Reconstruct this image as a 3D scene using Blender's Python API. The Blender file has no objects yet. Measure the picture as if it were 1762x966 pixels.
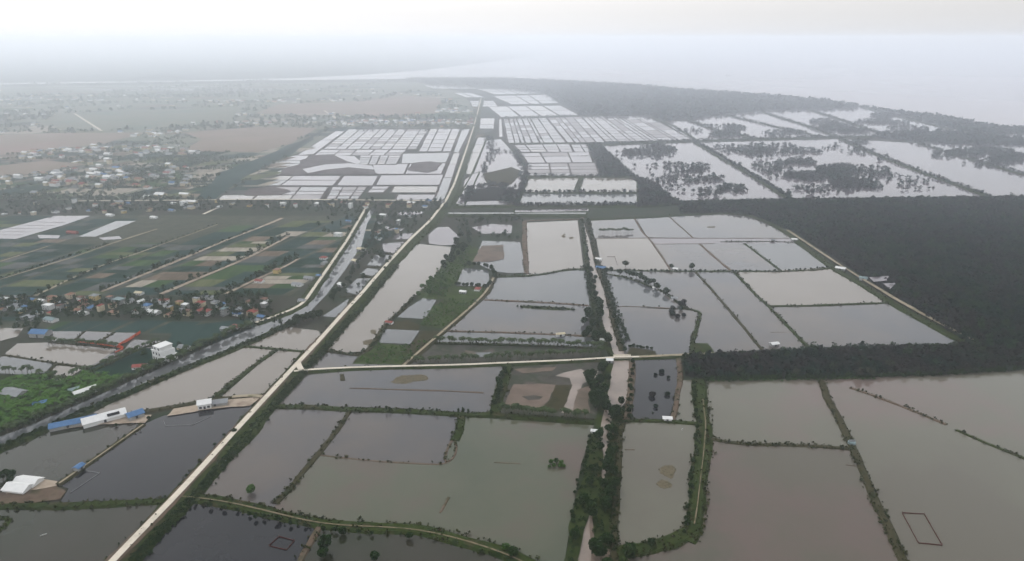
import bpy, math, random
import numpy as np
from mathutils import Vector
R = math.radians
random.seed(7); rng = np.random.default_rng(7)
sc = bpy.context.scene
COL = sc.collection
# ------------------------------------------------------------------ camera
FPX, CX, CY, HOR, CAMH = 1258.0, 881.0, 483.0, 65.0, 200.0
PITCH = math.atan((CY - HOR) / FPX)
cd = bpy.data.cameras.new('camera'); cam = bpy.data.objects.new('camera', cd); COL.objects.link(cam)
cam.location = (0, 0, CAMH); cam.rotation_euler = (math.pi/2 - PITCH, 0, 0)
cd.sensor_width = 36; cd.lens = FPX/1762*36; cd.clip_start = 1; cd.clip_end = 60000
sc.camera = cam
# ------------------------------------------------------------------ sky and sun
SUN_EL, SUN_AZ = 52, -35          # azimuth measured from +Y towards +X
w = bpy.data.worlds.new('World'); sc.world = w; w.use_nodes = True
nt = w.node_tree; nt.nodes.clear()
out = nt.nodes.new('ShaderNodeOutputWorld'); bg = nt.nodes.new('ShaderNodeBackground')
sky = nt.nodes.new('ShaderNodeTexSky'); sky.sky_type = 'NISHITA'; sky.sun_disc = False
sky.sun_elevation = R(SUN_EL); sky.sun_rotation = R(SUN_AZ); sky.air_density = 1.0; sky.dust_density = 4.0
tc = nt.nodes.new('ShaderNodeTexCoord'); sep = nt.nodes.new('ShaderNodeSeparateXYZ')
nt.links.new(tc.outputs['Generated'], sep.inputs[0])
ramp = nt.nodes.new('ShaderNodeValToRGB'); ramp.color_ramp.elements[0].position = 0.0
SKY_K = 18.5
for p_, c_ in ((.0, (.425, .422, .428)), (.03, (.425, .42, .42)), (.055, (.47, .46, .455)), (.085, (1.02, .985, .965)), (.13, (.84, .825, .82)), (.20, (.86, .85, .85)), (.32, (.82, .82, .83)), (.54, (.40, .41, .43)), (1., (.36, .37, .39))):
    e = ramp.color_ramp.elements[0] if p_ == 0 else ramp.color_ramp.elements[-1] if p_ == 1 else ramp.color_ramp.elements.new(p_)
    e.position = p_; e.color = (*c_, 1)
nt.links.new(sep.outputs['Z'], ramp.inputs[0])
rx = nt.nodes.new('ShaderNodeMapRange'); rx.inputs['From Min'].default_value = -.35; rx.inputs['From Max'].default_value = .75
rx.inputs['To Min'].default_value = 1.08; rx.inputs['To Max'].default_value = .78; rx.interpolation_type = 'SMOOTHSTEP'
nt.links.new(sep.outputs['X'], rx.inputs['Value'])
vm = nt.nodes.new('ShaderNodeVectorMath'); vm.operation = 'SCALE'
nt.links.new(ramp.outputs['Color'], vm.inputs[0]); nt.links.new(rx.outputs[0], vm.inputs['Scale'])
vk = nt.nodes.new('ShaderNodeVectorMath'); vk.operation = 'SCALE'; vk.inputs['Scale'].default_value = SKY_K
nt.links.new(vm.outputs[0], vk.inputs[0])
mx = nt.nodes.new('ShaderNodeMix'); mx.data_type = 'RGBA'; mx.inputs['Factor'].default_value = .92   # overcast veil over the clear sky
nt.links.new(sky.outputs[0], mx.inputs['A']); nt.links.new(vk.outputs[0], mx.inputs['B'])
nt.links.new(mx.outputs['Result'], bg.inputs['Color']); bg.inputs['Strength'].default_value = .1
nt.links.new(bg.outputs[0], out.inputs['Surface'])
sl = bpy.data.lights.new('sun', 'SUN'); sl.energy = 0.9; sl.angle = R(14); sl.color = (1, .96, .9)
so = bpy.data.objects.new('sun', sl); COL.objects.link(so)
sd = Vector((math.sin(R(SUN_AZ))*math.cos(R(SUN_EL)), math.cos(R(SUN_AZ))*math.cos(R(SUN_EL)), math.sin(R(SUN_EL))))
so.rotation_euler = sd.to_track_quat('Z', 'Y').to_euler(); so.location = sd*3000
sc.view_settings.view_transform = 'Standard'; sc.view_settings.look = 'None'
sc.view_settings.gamma = 1; sc.view_settings.exposure = 0.34; sc.view_settings.use_curve_mapping = False
sc.render.engine = 'CYCLES'
cy = sc.cycles; cy.use_denoising = True; cy.max_bounces = 30; cy.diffuse_bounces = 2; cy.glossy_bounces = 2
cy.transmission_bounces = 2; cy.volume_bounces = 28; cy.transparent_max_bounces = 8; cy.caustics_reflective = False
HAZE_D = 0.00043
# ------------------------------------------------------------------ projection of the flat delta
CT, ST = math.cos(PITCH), math.sin(PITCH)
def P(px, py, z=0.0, far=14500.0):
    dx = (px-CX)/FPX; dy = (CY-py)/FPX
    r = (dx, CT + dy*ST, -ST + dy*CT)
    if r[2] > -1e-4: t = far
    else: t = (CAMH-z)/-r[2]
    x, y = r[0]*t, r[1]*t
    m = math.hypot(x, y)
    if m > far: x, y = x*far/m, y*far/m
    return (x, y)
def PP(pts): return np.array([P(*p) for p in pts])
def mpp(py):            # metres per photo pixel across, at that row
    x0 = P(880, py); x1 = P(881, py); return x1[0]-x0[0]
# ------------------------------------------------------------------ materials
MATS = {}
def mat(name, cols, scale=.05, rough=.9, detail=4, spec=.03, metallic=0, stretch=None, ior=None, bump=0, bscale=1):
    if name in MATS: return MATS[name]
    m = bpy.data.materials.new(name); m.use_nodes = True; n = m.node_tree; b = n.nodes['Principled BSDF']
    b.inputs['Roughness'].default_value = rough; b.inputs['Specular IOR Level'].default_value = spec
    b.inputs['Metallic'].default_value = metallic
    if ior: b.inputs['IOR'].default_value = ior
    g = n.nodes.new('ShaderNodeNewGeometry'); src = g.outputs['Position']
    if stretch:
        mp = n.nodes.new('ShaderNodeMapping'); mp.inputs['Scale'].default_value = stretch[:3]
        mp.inputs['Rotation'].default_value = (0, 0, R(stretch[3])); mp.vector_type = 'TEXTURE' if False else 'POINT'
        n.links.new(src, mp.inputs[0]); src = mp.outputs[0]
    if len(cols) == 1:
        b.inputs['Base Color'].default_value = (*cols[0], 1)
    else:
        t = n.nodes.new('ShaderNodeTexNoise'); t.inputs['Scale'].default_value = scale; t.inputs['Detail'].default_value = detail
        t.inputs['Roughness'].default_value = .6
        n.links.new(src, t.inputs['Vector'])
        r = n.nodes.new('ShaderNodeValToRGB'); lo_, hi_ = (.40, .60) if ior else (.34, .66); r.color_ramp.elements[0].position = lo_; r.color_ramp.elements[1].position = hi_
        k = len(cols)
        r.color_ramp.elements[0].color = (*cols[0], 1); r.color_ramp.elements[1].color = (*cols[-1], 1)
        for i in range(1, k-1):
            q = r.color_ramp.elements.new(lo_ + (hi_-lo_)*i/(k-1)); q.color = (*cols[i], 1)
        n.links.new(t.outputs['Fac'], r.inputs[0]); n.links.new(r.outputs[0], b.inputs['Base Color'])
    if bump:
        t2 = n.nodes.new('ShaderNodeTexNoise'); t2.inputs['Scale'].default_value = bscale; t2.inputs['Detail'].default_value = 3
        n.links.new(g.outputs['Position'], t2.inputs['Vector'])
        bp = n.nodes.new('ShaderNodeBump'); bp.inputs['Strength'].default_value = bump; bp.inputs['Distance'].default_value = .3
        n.links.new(t2.outputs['Fac'], bp.inputs['Height']); n.links.new(bp.outputs[0], b.inputs['Normal'])
    MATS[name] = m; return m
def water(name, c1, c2, c3=None, scale=.006, rough=.09):
    return mat(name, [c1, c2] + ([c3] if c3 else []), scale, rough, 9, .5, ior=1.33, bump=.05, bscale=.25)
WB = water('silty_brown_water', (.165, .143, .116), (.195, .170, .143))
WM = water('muddy_pond_water', (.115, .105, .082), (.125, .120, .090), (.145, .110, .095), .006)
WP = water('pinkish_silt_water', (.088, .084, .062), (.115, .088, .074), (.098, .088, .066), .010)
WG = water('green_grey_water', (0.070, 0.080, 0.052), (0.088, 0.092, 0.062), (.105, .082, .066), .009)
WS = water('slate_water', (0.068, 0.070, 0.076), (0.105, 0.090, 0.078), None, .008)
WD = water('dark_slate_water', (0.010, 0.012, 0.015), (0.016, 0.016, 0.018), None, .008)
WO = water('dark_olive_water', (0.022, 0.026, 0.013), (0.040, 0.034, 0.026), None, .008)
WC = water('grey_canal_water', (.082, .088, .092), (.10, .104, .104), None, .008)
WL = water('pale_pond_water', (.10, .086, .098), (.15, .125, .135), None, .006)
WR = water('silt_creek_water', (.21, .172, .145), (.27, .22, .185), None, .05, .2)
SEA = water('sea_silt_water', (.33, .28, .29), (.37, .31, .31), None, .0006, .2)
GROUND = mat('delta_soil', [(0.031, 0.037, 0.023), (0.048, 0.047, 0.036), (0.028, 0.042, 0.023), (0.057, 0.054, 0.043)], .01, .95, 6)
MUD = mat('wet_mud', [(.11, .085, .068), (.17, .13, .105), (.09, .08, .06)], .03, .6, 8)
MUDP = mat('lilac_wet_mud', [(.085, .066, .066), (.15, .12, .12), (.10, .085, .08)], .03, .30, 8, .5)
MARSH = mat('purple_brown_marsh', [(.050, .036, .036), (.085, .066, .062), (.12, .10, .10), (.045, .042, .036)], .035, .7, 9)
MUDD = mat('dark_weedy_mud', [(.045, .045, .038), (.075, .07, .06), (.04, .05, .032), (.10, .085, .075)], .05, .7, 8)
DGR = mat('dike_grass', [(.014, .026, .008), (.036, .050, .013), (.022, .038, .010), (.058, .050, .025)], .08, .95, 8)
DOL = mat('dike_olive', [(0.034, 0.034, 0.016), (0.053, 0.048, 0.026), (0.025, 0.031, 0.014)], .1, .95, 8)
DBR = mat('dike_earth', [(.085, .062, .045), (.13, .095, .070), (.055, .055, .030)], .12, .95, 8)
DDK = mat('far_dike', [(.060, .052, .050), (.095, .078, .070)], .02, .95, 3)
CONC = mat('pale_concrete', [(0.525, 0.475, 0.388), (0.650, 0.587, 0.488), (0.575, 0.525, 0.438)], .15, .85, 6)
TRACK = mat('sandy_track', [(.24, .20, .14), (.34, .29, .21), (.16, .15, .09)], .12, .9, 6)
PATH = mat('worn_path', [(.14, .12, .07), (.20, .16, .11), (.07, .075, .035)], .3, .95, 6)
SAND = mat('pale_fill_sand', [(.30, .24, .18), (.40, .33, .26), (.22, .17, .13)], .1, .9, 8)
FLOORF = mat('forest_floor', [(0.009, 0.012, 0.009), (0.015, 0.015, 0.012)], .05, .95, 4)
GRASS = mat('bright_grass', [(0.035, 0.059, 0.015), (0.049, 0.073, 0.021), (0.032, 0.045, 0.015), (0.056, 0.059, 0.025)], .06, .95, 8)
LEAFT = mat('tall_mangrove_leaves', [(.012, .034, .014), (.026, .052, .020), (.035, .034, .026)], .03, .85, 6)
LEAF = mat('tree_leaves', [(.007, .022, .006), (.020, .044, .010), (.011, .031, .008), (.034, .056, .014)], .12, .85, 4)
LEAFB = mat('bright_leaves', [(.030, .075, .014), (.060, .125, .022), (.022, .055, .014)], .12, .8, 4)
LEAFM = mat('mangrove_leaves', [(.004, .016, .011), (.010, .032, .017), (.024, .020, .020), (.005, .020, .015), (.018, .042, .017)], .018, .9, 8)
LEAFF = mat('far_tree_leaves', [(.045, .075, .045), (.075, .095, .060)], .02, .9, 3)  # paler than the near leaves: some distance haze is put into the colour
PALM = mat('palm_fronds', [(.028, .046, .018), (.05, .07, .028)], .3, .7, 2)
REED = mat('reed_grass', [(.022, .034, .010), (.055, .060, .020), (.016, .030, .009), (.075, .065, .030)], .15, .9, 4)
WEED = mat('floating_weed', [(.085, .078, .050), (.145, .12, .08), (.045, .05, .03)], .7, .95, 6)
BARK = mat('bark', [(.10, .08, .06), (.16, .13, .10)], 2, .9)
_F = lambda n, a, b, sc_=.05: mat(n, [a, b, a, b], sc_, .95, 8, spec=.02, stretch=(1, .22, 1, 0))
FCOL = [_F('field_dark_green', (.010, .030, .022), (.020, .046, .032)), _F('field_teal', (.018, .042, .038), (.030, .058, .050)), _F('field_green', (.034, .070, .026), (.055, .095, .036)),
        _F('field_brown', (.12, .092, .068), (.18, .14, .105)), _F('field_grey', (.070, .078, .075), (.105, .108, .10)), _F('field_olive', (.08, .10, .045), (.12, .13, .065)), _F('field_pale', (.26, .23, .19), (.36, .32, .26))]
MARGIN = mat('field_margin', [(.045, .055, .038), (.085, .085, .062)], .1, .95, 6)
FARB = mat('far_brown_field', [(.25, .175, .15), (.21, .17, .13), (.28, .21, .18)], .004, .95, 5)  # dry fields, colour lightened to make up for the thinner haze volume
FARG = mat('far_green_field', [(.12, .15, .105), (.17, .17, .13), (.11, .145, .11)], .006, .95, 5)  # also lightened, part of the far haze carried by the field colour
def paint(name, c, rough=.5): return mat(name, [tuple(x*(.9 if min(c) > .5 else .72) for x in c), c], .5, rough, 5)
WHITE = paint('white_render', (.72, .72, .70)); CREAM = paint('cream_render', (.62, .54, .38)); GREYW = paint('grey_render', (.36, .36, .35))
YELL = paint('yellow_render', (.60, .46, .20)); RED = paint('red_roof', (.30, .085, .07)); ORG = paint('orange_tile_roof', (.30, .165, .115))
BLUE = paint('blue_sheet_roof', (.10, .20, .37)); GREYR = paint('grey_sheet_roof', (.28, .29, .30)); WHR = paint('white_sheet_roof', (.74, .74, .72), .4)
TEAL = paint('teal_sheet_roof', (.24, .31, .32)); DARK = paint('dark_opening', (.02, .02, .025)); BRNR = paint('brown_tile_roof', (.20, .11, .08))
GLASS = mat('window_glass', [(.03, .035, .04)], rough=.1, spec=.5)
NETR = paint('rust_net', (.09, .03, .025)); NETO = paint('orange_net', (.75, .14, .07)); NETW = paint('pale_net', (.30, .30, .30)); WOOD = paint('weathered_wood', (.17, .13, .10))
# ------------------------------------------------------------------ mesh helpers
def link(name, me, parent=None):
    o = bpy.data.objects.new(name, me); COL.objects.link(o)
    if parent: o.parent = parent
    return o
def mk(name, verts, faces, mats, midx=None, parent=None):
    me = bpy.data.meshes.new(name); me.from_pydata([tuple(v) for v in verts], [], [tuple(f) for f in faces])
    for m in (mats if isinstance(mats, (list, tuple)) else [mats]): me.materials.append(m)
    if midx is not None: me.polygons.foreach_set('material_index', midx)
    me.update(); return link(name, me, parent)
def mktri(name, V, T, mats, midx=None, parent=None):
    me = bpy.data.meshes.new(name); V = np.asarray(V, np.float32); T = np.asarray(T, np.int32)
    me.vertices.add(len(V)); me.vertices.foreach_set('co', V.ravel())
    me.loops.add(T.size); me.loops.foreach_set('vertex_index', T.ravel())
    me.polygons.add(len(T)); me.polygons.foreach_set('loop_start', np.arange(0, T.size, 3, dtype=np.int32))
    for m in (mats if isinstance(mats, (list, tuple)) else [mats]): me.materials.append(m)
    if midx is not None: me.polygons.foreach_set('material_index', np.asarray(midx, np.int32))
    me.update(calc_edges=True); return link(name, me, parent)
def struct(o): o['kind'] = 'structure'; return o
def stuff(o, label=None, cat=None):
    o['kind'] = 'stuff'
    if label: o['label'] = label; o['category'] = cat
    return o
def tag(o, label, cat, group=None):
    o['label'] = label; o['category'] = cat
    if group: o['group'] = group
    return o
def empty(name, x, y, z=0, rz=0, s=1):
    o = bpy.data.objects.new(name, None); COL.objects.link(o); o.location = (x, y, z); o.rotation_euler = (0, 0, rz)
    o.scale = (s, s, s) if not isinstance(s, tuple) else s
    return o
def inpoly(pts, poly):
    x, y = pts[:, 0], pts[:, 1]; inside = np.zeros(len(pts), bool); n = len(poly); j = n-1
    for i in range(n):
        xi, yi = poly[i]; xj, yj = poly[j]
        c = ((yi > y) != (yj > y)) & (x < (xj-xi)*(y-yi)/((yj-yi) or 1e-9)+xi); inside ^= c; j = i
    return inside
def resample(pts, step):
    pts = np.asarray(pts, float); o = [pts[0]]
    for a, b in zip(pts[:-1], pts[1:]):
        n = max(1, int(np.linalg.norm(b-a)/step))
        for i in range(1, n+1): o.append(a+(b-a)*i/n)
    return np.array(o)
def smooth(pts, it=2):
    for _ in range(it):
        q = pts.copy(); q[1:-1] = .25*pts[:-2]+.5*pts[1:-1]+.25*pts[2:]; pts = q
    return pts
def frame(c):
    t = np.gradient(c, axis=0); t /= np.linalg.norm(t, axis=1)[:, None]+1e-9
    return np.stack([-t[:, 1], t[:, 0]], 1)
def wobble(n, amp, k=5):
    a = rng.normal(0, 1, n+2*k); a = np.convolve(a, np.ones(k)/k, 'same')[k:k+n]; return a*amp*math.sqrt(k)*.6
def rough_poly(pts_px, step=5, amp=.8, z=0):
    g = PP(pts_px); g = np.vstack([g, g[:1]]); c = resample(g, step)[:-1]
    n = len(c)
    nn = frame(np.vstack([c, c[:1]]))[:-1]
    return c + nn*wobble(n, amp, 3)[:, None]
ZI = 0
def flat(name, pts_px, m, z, step=0, amp=0, kind='structure'):
    global ZI
    ZI += 1; z = z + (ZI % 40)*.004
    c = rough_poly(pts_px, step, amp) if step else PP(pts_px)
    o = mk(name, [(x, y, z) for x, y in c], [list(range(len(c)))], m)
    o['kind'] = kind; return o
def strip_geo(pts_px, wd, z, step=6, jit=0, offset=0, world=False):
    c = smooth(resample(pts_px if world else PP(pts_px), step)); n = frame(c); k = len(c)
    a = wd/2*(1+wobble(k, jit)); b = wd/2*(1+wobble(k, jit)); c = c+n*offset
    return c+n*a[:, None], c-n*b[:, None]
def strip(name, pts_px, wd, m, z, step=6, jit=.0, offset=0):
    L, Rr = strip_geo(pts_px, wd, z, step, jit, offset); k = len(L)
    V = [(x, y, z) for x, y in L]+[(x, y, z) for x, y in Rr]
    return struct(mk(name, V, [(i, k+i, k+i+1, i+1) for i in range(k-1)], m))
def ridge_geo(c, wd, h, jit=.12, base=-.1, topf=.55):
    n = frame(c); k = len(c); V = []; F = []
    a = wd/2*(1+np.clip(wobble(k, jit), -.45, .6)); b = wd/2*(1+np.clip(wobble(k, jit), -.45, .6)); hh = h*(1+np.clip(wobble(k, .15), -.4, .4))
    rows = [(c+n*a[:, None], base), (c+n*(a*topf)[:, None], None), (c-n*(b*topf)[:, None], None), (c-n*b[:, None], base)]
    for p, zz in rows:
        for i in range(k): V.append((p[i, 0], p[i, 1], hh[i] if zz is None else zz))
    for r in range(3):
        for i in range(k-1): F.append((r*k+i, (r+1)*k+i, (r+1)*k+i+1, r*k+i+1))
    for i in (0, k-1): F.append((i, k+i, 2*k+i, 3*k+i))
    return V, F
TUFT = []      # (x, y, scale) of waterside grass, one uncountable cover
def dike(pts_px, wd, h=.9, m=None, step=None, jit=.16, tuft=.0, ts=1., off=0):
    m = m or DGR; g = PP(pts_px); step = step or max(3, wd*.6)
    c = smooth(resample(g, step)); n = frame(c)
    c = c+n*wobble(len(c), wd*.05, 7)[:, None]
    if off: c = c+n*off
    V, F = ridge_geo(c, wd, h, jit); o = struct(mk('dike', V, F, m))
    if tuft:
        L = np.linalg.norm(np.diff(c, axis=0), axis=1).sum(); k = int(L*tuft*2.2)
        idx = rng.integers(0, len(c)-1, k); fr = rng.random(k)[:, None]; cc = c[idx]*(1-fr)+c[idx+1]*fr; sg = rng.choice([-1, 1], k)*rng.uniform(.1, .53, k)*wd*rng.choice([.8, 1.], k)
        q = cc+n[idx]*sg[:, None]+rng.normal(0, .45, (k, 2))
        for x, y in q: TUFT.append((x, y, ts*rng.uniform(.6, 1.4)))
    return o
def scatter(poly_px, sp, jit=.45, world=False):
    g = np.asarray(poly_px) if world else PP(poly_px); lo, hi = g.min(0), g.max(0)
    X, Y = np.meshgrid(np.arange(lo[0], hi[0], sp), np.arange(lo[1], hi[1], sp))
    p = np.stack([X.ravel(), Y.ravel()], 1)+rng.uniform(-jit, jit, (X.size, 2))*sp
    return p[inpoly(p, g)]
# leaf-built prototypes ------------------------------------------------
def leaves(cent, size, flatb=.5, g=rng):
    n = len(cent); nrm = g.normal(0, 1, (n, 3)); nrm[:, 2] = np.abs(nrm[:, 2])+flatb
    nrm /= np.linalg.norm(nrm, axis=1)[:, None]
    a = np.cross(nrm, g.normal(0, 1, (n, 3))); a /= np.linalg.norm(a, axis=1)[:, None]; b = np.cross(nrm, a)
    s = size*g.uniform(.6, 1.3, n)[:, None]
    V = np.stack([cent-a*s-b*s*.6, cent+a*s*.8-b*s*.7, cent+a*s+b*s*.7, cent-a*s*.7+b*s*.6], 1).reshape(-1, 3)
    i = np.arange(n)*4; T = np.concatenate([np.stack([i, i+1, i+2], 1), np.stack([i, i+2, i+3], 1)])
    return V, T
def crown(seed, n, rad, h0, h1, size, lobes=6):
    g = np.random.default_rng(seed); hm = (h0+h1)/2; hh = (h1-h0)/2
    lc = g.normal(0, 1, (lobes, 3)); lc /= np.linalg.norm(lc, axis=1)[:, None]; lc *= g.uniform(.22, .5, lobes)[:, None]
    k = g.integers(0, lobes, n); d = g.normal(0, 1, (n, 3)); d /= np.linalg.norm(d, axis=1)[:, None]
    lr = g.uniform(.42, .62, lobes)[k][:, None]
    c = lc[k]+d*lr*g.uniform(.65, 1., n)[:, None]; core = g.random(n) < .35; c[core] = d[core]*.68; c *= (rad, rad, hh); c[:, 2] += hm
    return leaves(c, size, .4, g)
def tube(pts, r0, r1, k=5):
    V = []; F = []; m = len(pts)
    for i, p in enumerate(pts):
        r = r0+(r1-r0)*i/(m-1)
        for j in range(k): a = 2*math.pi*j/k; V.append((p[0]+r*math.cos(a), p[1]+r*math.sin(a), p[2]))
    for i in range(m-1):
        for j in range(k): F.append((i*k+j, i*k+(j+1) % k, (i+1)*k+(j+1) % k, (i+1)*k+j))
    F.append(tuple(range((m-1)*k, m*k))); return V, F
def merge(*gs):
    V = []; F = []
    for v, f in gs:
        o = len(V); V += [tuple(q) for q in v]; F += [tuple(i+o for i in t) for t in f]
    return V, F
def frondset(seed, n, ln, wd, top, droop=1.):
    g = random.Random(seed); V = []; T = []
    for i in range(n):
        a = 2*math.pi*i/n+g.uniform(-.2, .2); el = g.uniform(.1, .9); p = []
        for s in range(5):
            t = s/4; r = ln*t*math.cos(el*(1-t)); z = top+ln*(math.sin(el)*t-droop*.75*t*t); ww = wd*(.35+1.0*math.sin(math.pi*(.12+.85*t)))*.5
            x, y = r*math.cos(a), r*math.sin(a); nx, ny = -math.sin(a)*ww, math.cos(a)*ww
            p.append(((x+nx, y+ny, z-.12*ww), (x, y, z+.10), (x-nx, y-ny, z-.12*ww)))
        o = len(V)
        for q in p: V += q
        for s in range(4):
            for k in (0, 1):
                u = o+s*3+k; T += [(u, u+1, u+4), (u, u+4, u+3)]
    return np.array(V), np.array(T)
def meshdata(name, V, F, m):
    me = bpy.data.meshes.new(name); me.from_pydata([tuple(v) for v in V], [], [tuple(int(i) for i in f) for f in F]); me.materials.append(m); me.update(); return me
def trunk_data(seed, h, r):
    g = random.Random(seed); top = (g.uniform(-.3, .3), g.uniform(-.3, .3), h)
    gs = [tube([(0, 0, -.3), (top[0]*.4, top[1]*.4, h*.5), top], r, r*.45, 6)]
    for i in range(4):
        a = g.uniform(0, 6.28); z0 = h*g.uniform(.45, .8)
        gs.append(tube([(top[0]*.5, top[1]*.5, z0), (math.cos(a)*h*.18, math.sin(a)*h*.18, z0+h*.15), (math.cos(a)*h*.32, math.sin(a)*h*.32, z0+h*.3)], r*.4, r*.12, 4))
    return merge(*gs)
KIND = {}
def kindset(key, n, crownf, trunkf, lm):
    L = []
    for i in range(n):
        cV, cT = crownf(i); tV, tF = trunkf(i)
        L.append((meshdata('crown', cV, cT, lm), meshdata('trunk', tV, tF, BARK), (np.asarray(cV), np.asarray(cT))))
    KIND[key] = L
kindset('tree', 4, lambda i: crown(10+i, 560, 3.0, 1.0, 6.6, .42), lambda i: trunk_data(i, 4.2, .22), LEAF)
kindset('bush', 3, lambda i: crown(30+i, 300, 1.7, -.2, 2.5, .30, 5), lambda i: trunk_data(10+i, 1.2, .10), LEAF)
kindset('green', 3, lambda i: crown(40+i, 420, 2.4, .2, 4.2, .36, 5), lambda i: trunk_data(20+i, 2.2, .13), LEAFB)
kindset('mangrove', 3, lambda i: crown(50+i, 520, 3.0, -.1, 4.6, .45, 6), lambda i: trunk_data(30+i, 2.6, .15), LEAFM)
kindset('palm', 3, lambda i: frondset(i, 20, 2.5, 1.15, 4.6), lambda i: tube([(0, 0, -.3), (.1, .05, 2.2), (0, 0, 4.6)], .17, .11, 6), PALM)
kindset('slim', 2, lambda i: crown(70+i, 260, 1.25, .8, 6.0, .32, 5), lambda i: trunk_data(40+i, 4.0, .12), LEAF)
NAMES = {'tree': 'broadleaf_tree', 'bush': 'shrub', 'green': 'fruit_tree', 'mangrove': 'mangrove_tree', 'palm': 'palm_tree', 'slim': 'young_tree'}
COUNT = {}
def plant(key, x, y, s, label, group=None, z=0):
    cat = {'bush': 'shrub', 'palm': 'palm tree'}.get(key, 'tree')
    COUNT[cat] = COUNT.get(cat, 0)+1
    c, t, _ = random.choice(KIND[key]); r = empty(NAMES[key], x, y, z, random.uniform(0, 6.28), (s*random.uniform(.9, 1.12), s*random.uniform(.9, 1.12), s*random.uniform(.85, 1.15)))
    tag(r, label, cat, group)
    o = bpy.data.objects.new('trunk', t); COL.objects.link(o); o.parent = r
    o = bpy.data.objects.new('crown', c); COL.objects.link(o); o.parent = r
    return r
def mass(name, protos, pos, smin, smax, mats, label, cat, z=0, hs=1., sel=None):
    """one uncountable mass of vegetation as a single mesh"""
    Vs = []; Ts = []; o = 0; pos = np.asarray(pos)
    if len(pos) == 0: return None
    ch = rng.integers(0, len(protos), len(pos))
    for k, (pv, pt) in enumerate(protos):
        q = pos[ch == k]; n = len(q)
        if n == 0: continue
        a = rng.uniform(0, 2*math.pi, n); s = rng.uniform(smin, smax, n)
        if q.shape[1] > 2: s = s*q[:, 2]
        ca, sa = np.cos(a)[:, None], np.sin(a)[:, None]
        X = (pv[:, 0]*ca-pv[:, 1]*sa)*s[:, None]+q[:, 0:1]; Y = (pv[:, 0]*sa+pv[:, 1]*ca)*s[:, None]+q[:, 1:2]
        Z = pv[:, 2]*s[:, None]*hs*rng.uniform(.85, 1.2, n)[:, None]+z
        Vs.append(np.stack([X, Y, Z], 2).reshape(-1, 3)); m = len(pv)
        Ts.append((pt[None]+(np.arange(n)*m)[:, None, None]).reshape(-1, 3)+o); o += n*m
    return stuff(mktri(name, np.concatenate(Vs), np.concatenate(Ts), mats), label, cat)
def clouds(seed, n, rad, h0, h1, size, k=3, lobes=3): return [crown(seed+i, n, rad, h0, h1, size, lobes) for i in range(k)]
TUFTP = clouds(200, 9, .8, -.1, 1.0, .34)
FORP = clouds(220, 16, 2.6, .3, 4.2, .85, 4)
FARP = clouds(240, 9, 6.0, -.5, 6.5, 2.6, 3)
BUSHP = clouds(260, 34, 2.0, -.1, 3.0, .5, 4)
TREEP = clouds(280, 60, 2.6, .2, 5.6, .62, 4, 5)
BANP = [frondset(90+i, 9, 2.0, .8, 1.7, .8) for i in range(3)]
# ------------------------------------------------------------------ setting: ground, sea
E = 15000
struct(mk('ground', [(-E, -400, 0), (E, -400, 0), (E, E, 0), (-E, E, 0)], [(0, 1, 2, 3)], GROUND))
coast = [(-900, 150), (0, 146), (250, 142), (440, 139), (600, 137.3), (740, 135.6), (880, 136), (985, 141), (1090, 147), (1140, 149), (1180, 155), (1240, 157), (1300, 163), (1370, 168), (1430, 175), (1485, 183), (1535, 190), (1640, 203), (1700, 216), (1762, 221), (2300, 262)]
inner = [(-900, 146), (0, 143.3), (300, 139.5), (500, 135), (590, 131), (650, 127.5), (730, 121), (795, 113)]
c = PP(coast); i_ = PP(inner)
sea = [tuple(p) for p in c] + [(E-10, c[-1][1]), (E-10, E-10), (1500, E-10)] + [tuple(p) for p in i_[::-1]]
struct(mk('sea', [(x, y, .5) for x, y in sea], [list(range(len(sea)))], SEA))
# haze over the whole delta
hb = 15100; zt = 212
V = [(-hb, -500, -1), (hb, -500, -1), (hb, hb, -1), (-hb, hb, -1), (-hb, -500, zt), (hb, -500, zt), (hb, hb, zt), (-hb, hb, zt)]
hm = bpy.data.materials.new('haze'); hm.use_nodes = True; hm.node_tree.nodes.clear()
ho = hm.node_tree.nodes.new('ShaderNodeOutputMaterial'); hv = hm.node_tree.nodes.new('ShaderNodeVolumePrincipled')
hv.inputs['Density'].default_value = HAZE_D; hv.inputs['Color'].default_value = (.88, .93, .99, 1); hv.inputs['Anisotropy'].default_value = .88
hm.node_tree.links.new(hv.outputs[0], ho.inputs['Volume'])
hz = mk('haze', V, [(0, 3, 2, 1), (4, 5, 6, 7), (0, 1, 5, 4), (1, 2, 6, 5), (2, 3, 7, 6), (3, 0, 4, 7)], hm)
stuff(hz, 'pale blue haze lying over the whole delta', 'haze')
# ------------------------------------------------------------------ near ponds (each pond is its own water sheet)
ZW = .25
def pond(pts, m, z=ZW): return flat('pond', pts, m, z)
pond([(-400, 885), (0, 874), (110, 872), (275, 866), (190, 990), (60, 1600), (-400, 1600)], WO)
pond([(100, 872), (118, 842), (100, 834), (247, 731), (282, 716), (365, 703), (432, 700), (445, 690), (290, 868)], WD)
pond([(-300, 940), (-300, 850), (0, 782), (50, 762), (85, 744), (130, 732), (240, 726), (252, 734), (100, 838), (10, 838)], WO)
pond([(160, 712), (217, 680), (313, 638), (425, 595), (478, 603), (362, 690), (350, 696), (217, 716)], WB)
pond([(475, 602), (520, 605), (452, 684), (374, 690)], WB)
pond([(425, 596), (455, 576), (485, 562), (548, 570), (552, 578), (522, 606), (474, 603)], WB)
pond([(470, 699), (602, 707), (548, 787), (474, 874), (335, 862)], WS)
pond([(602, 707), (790, 718), (786, 765), (765, 802), (550, 787)], WS)
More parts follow.
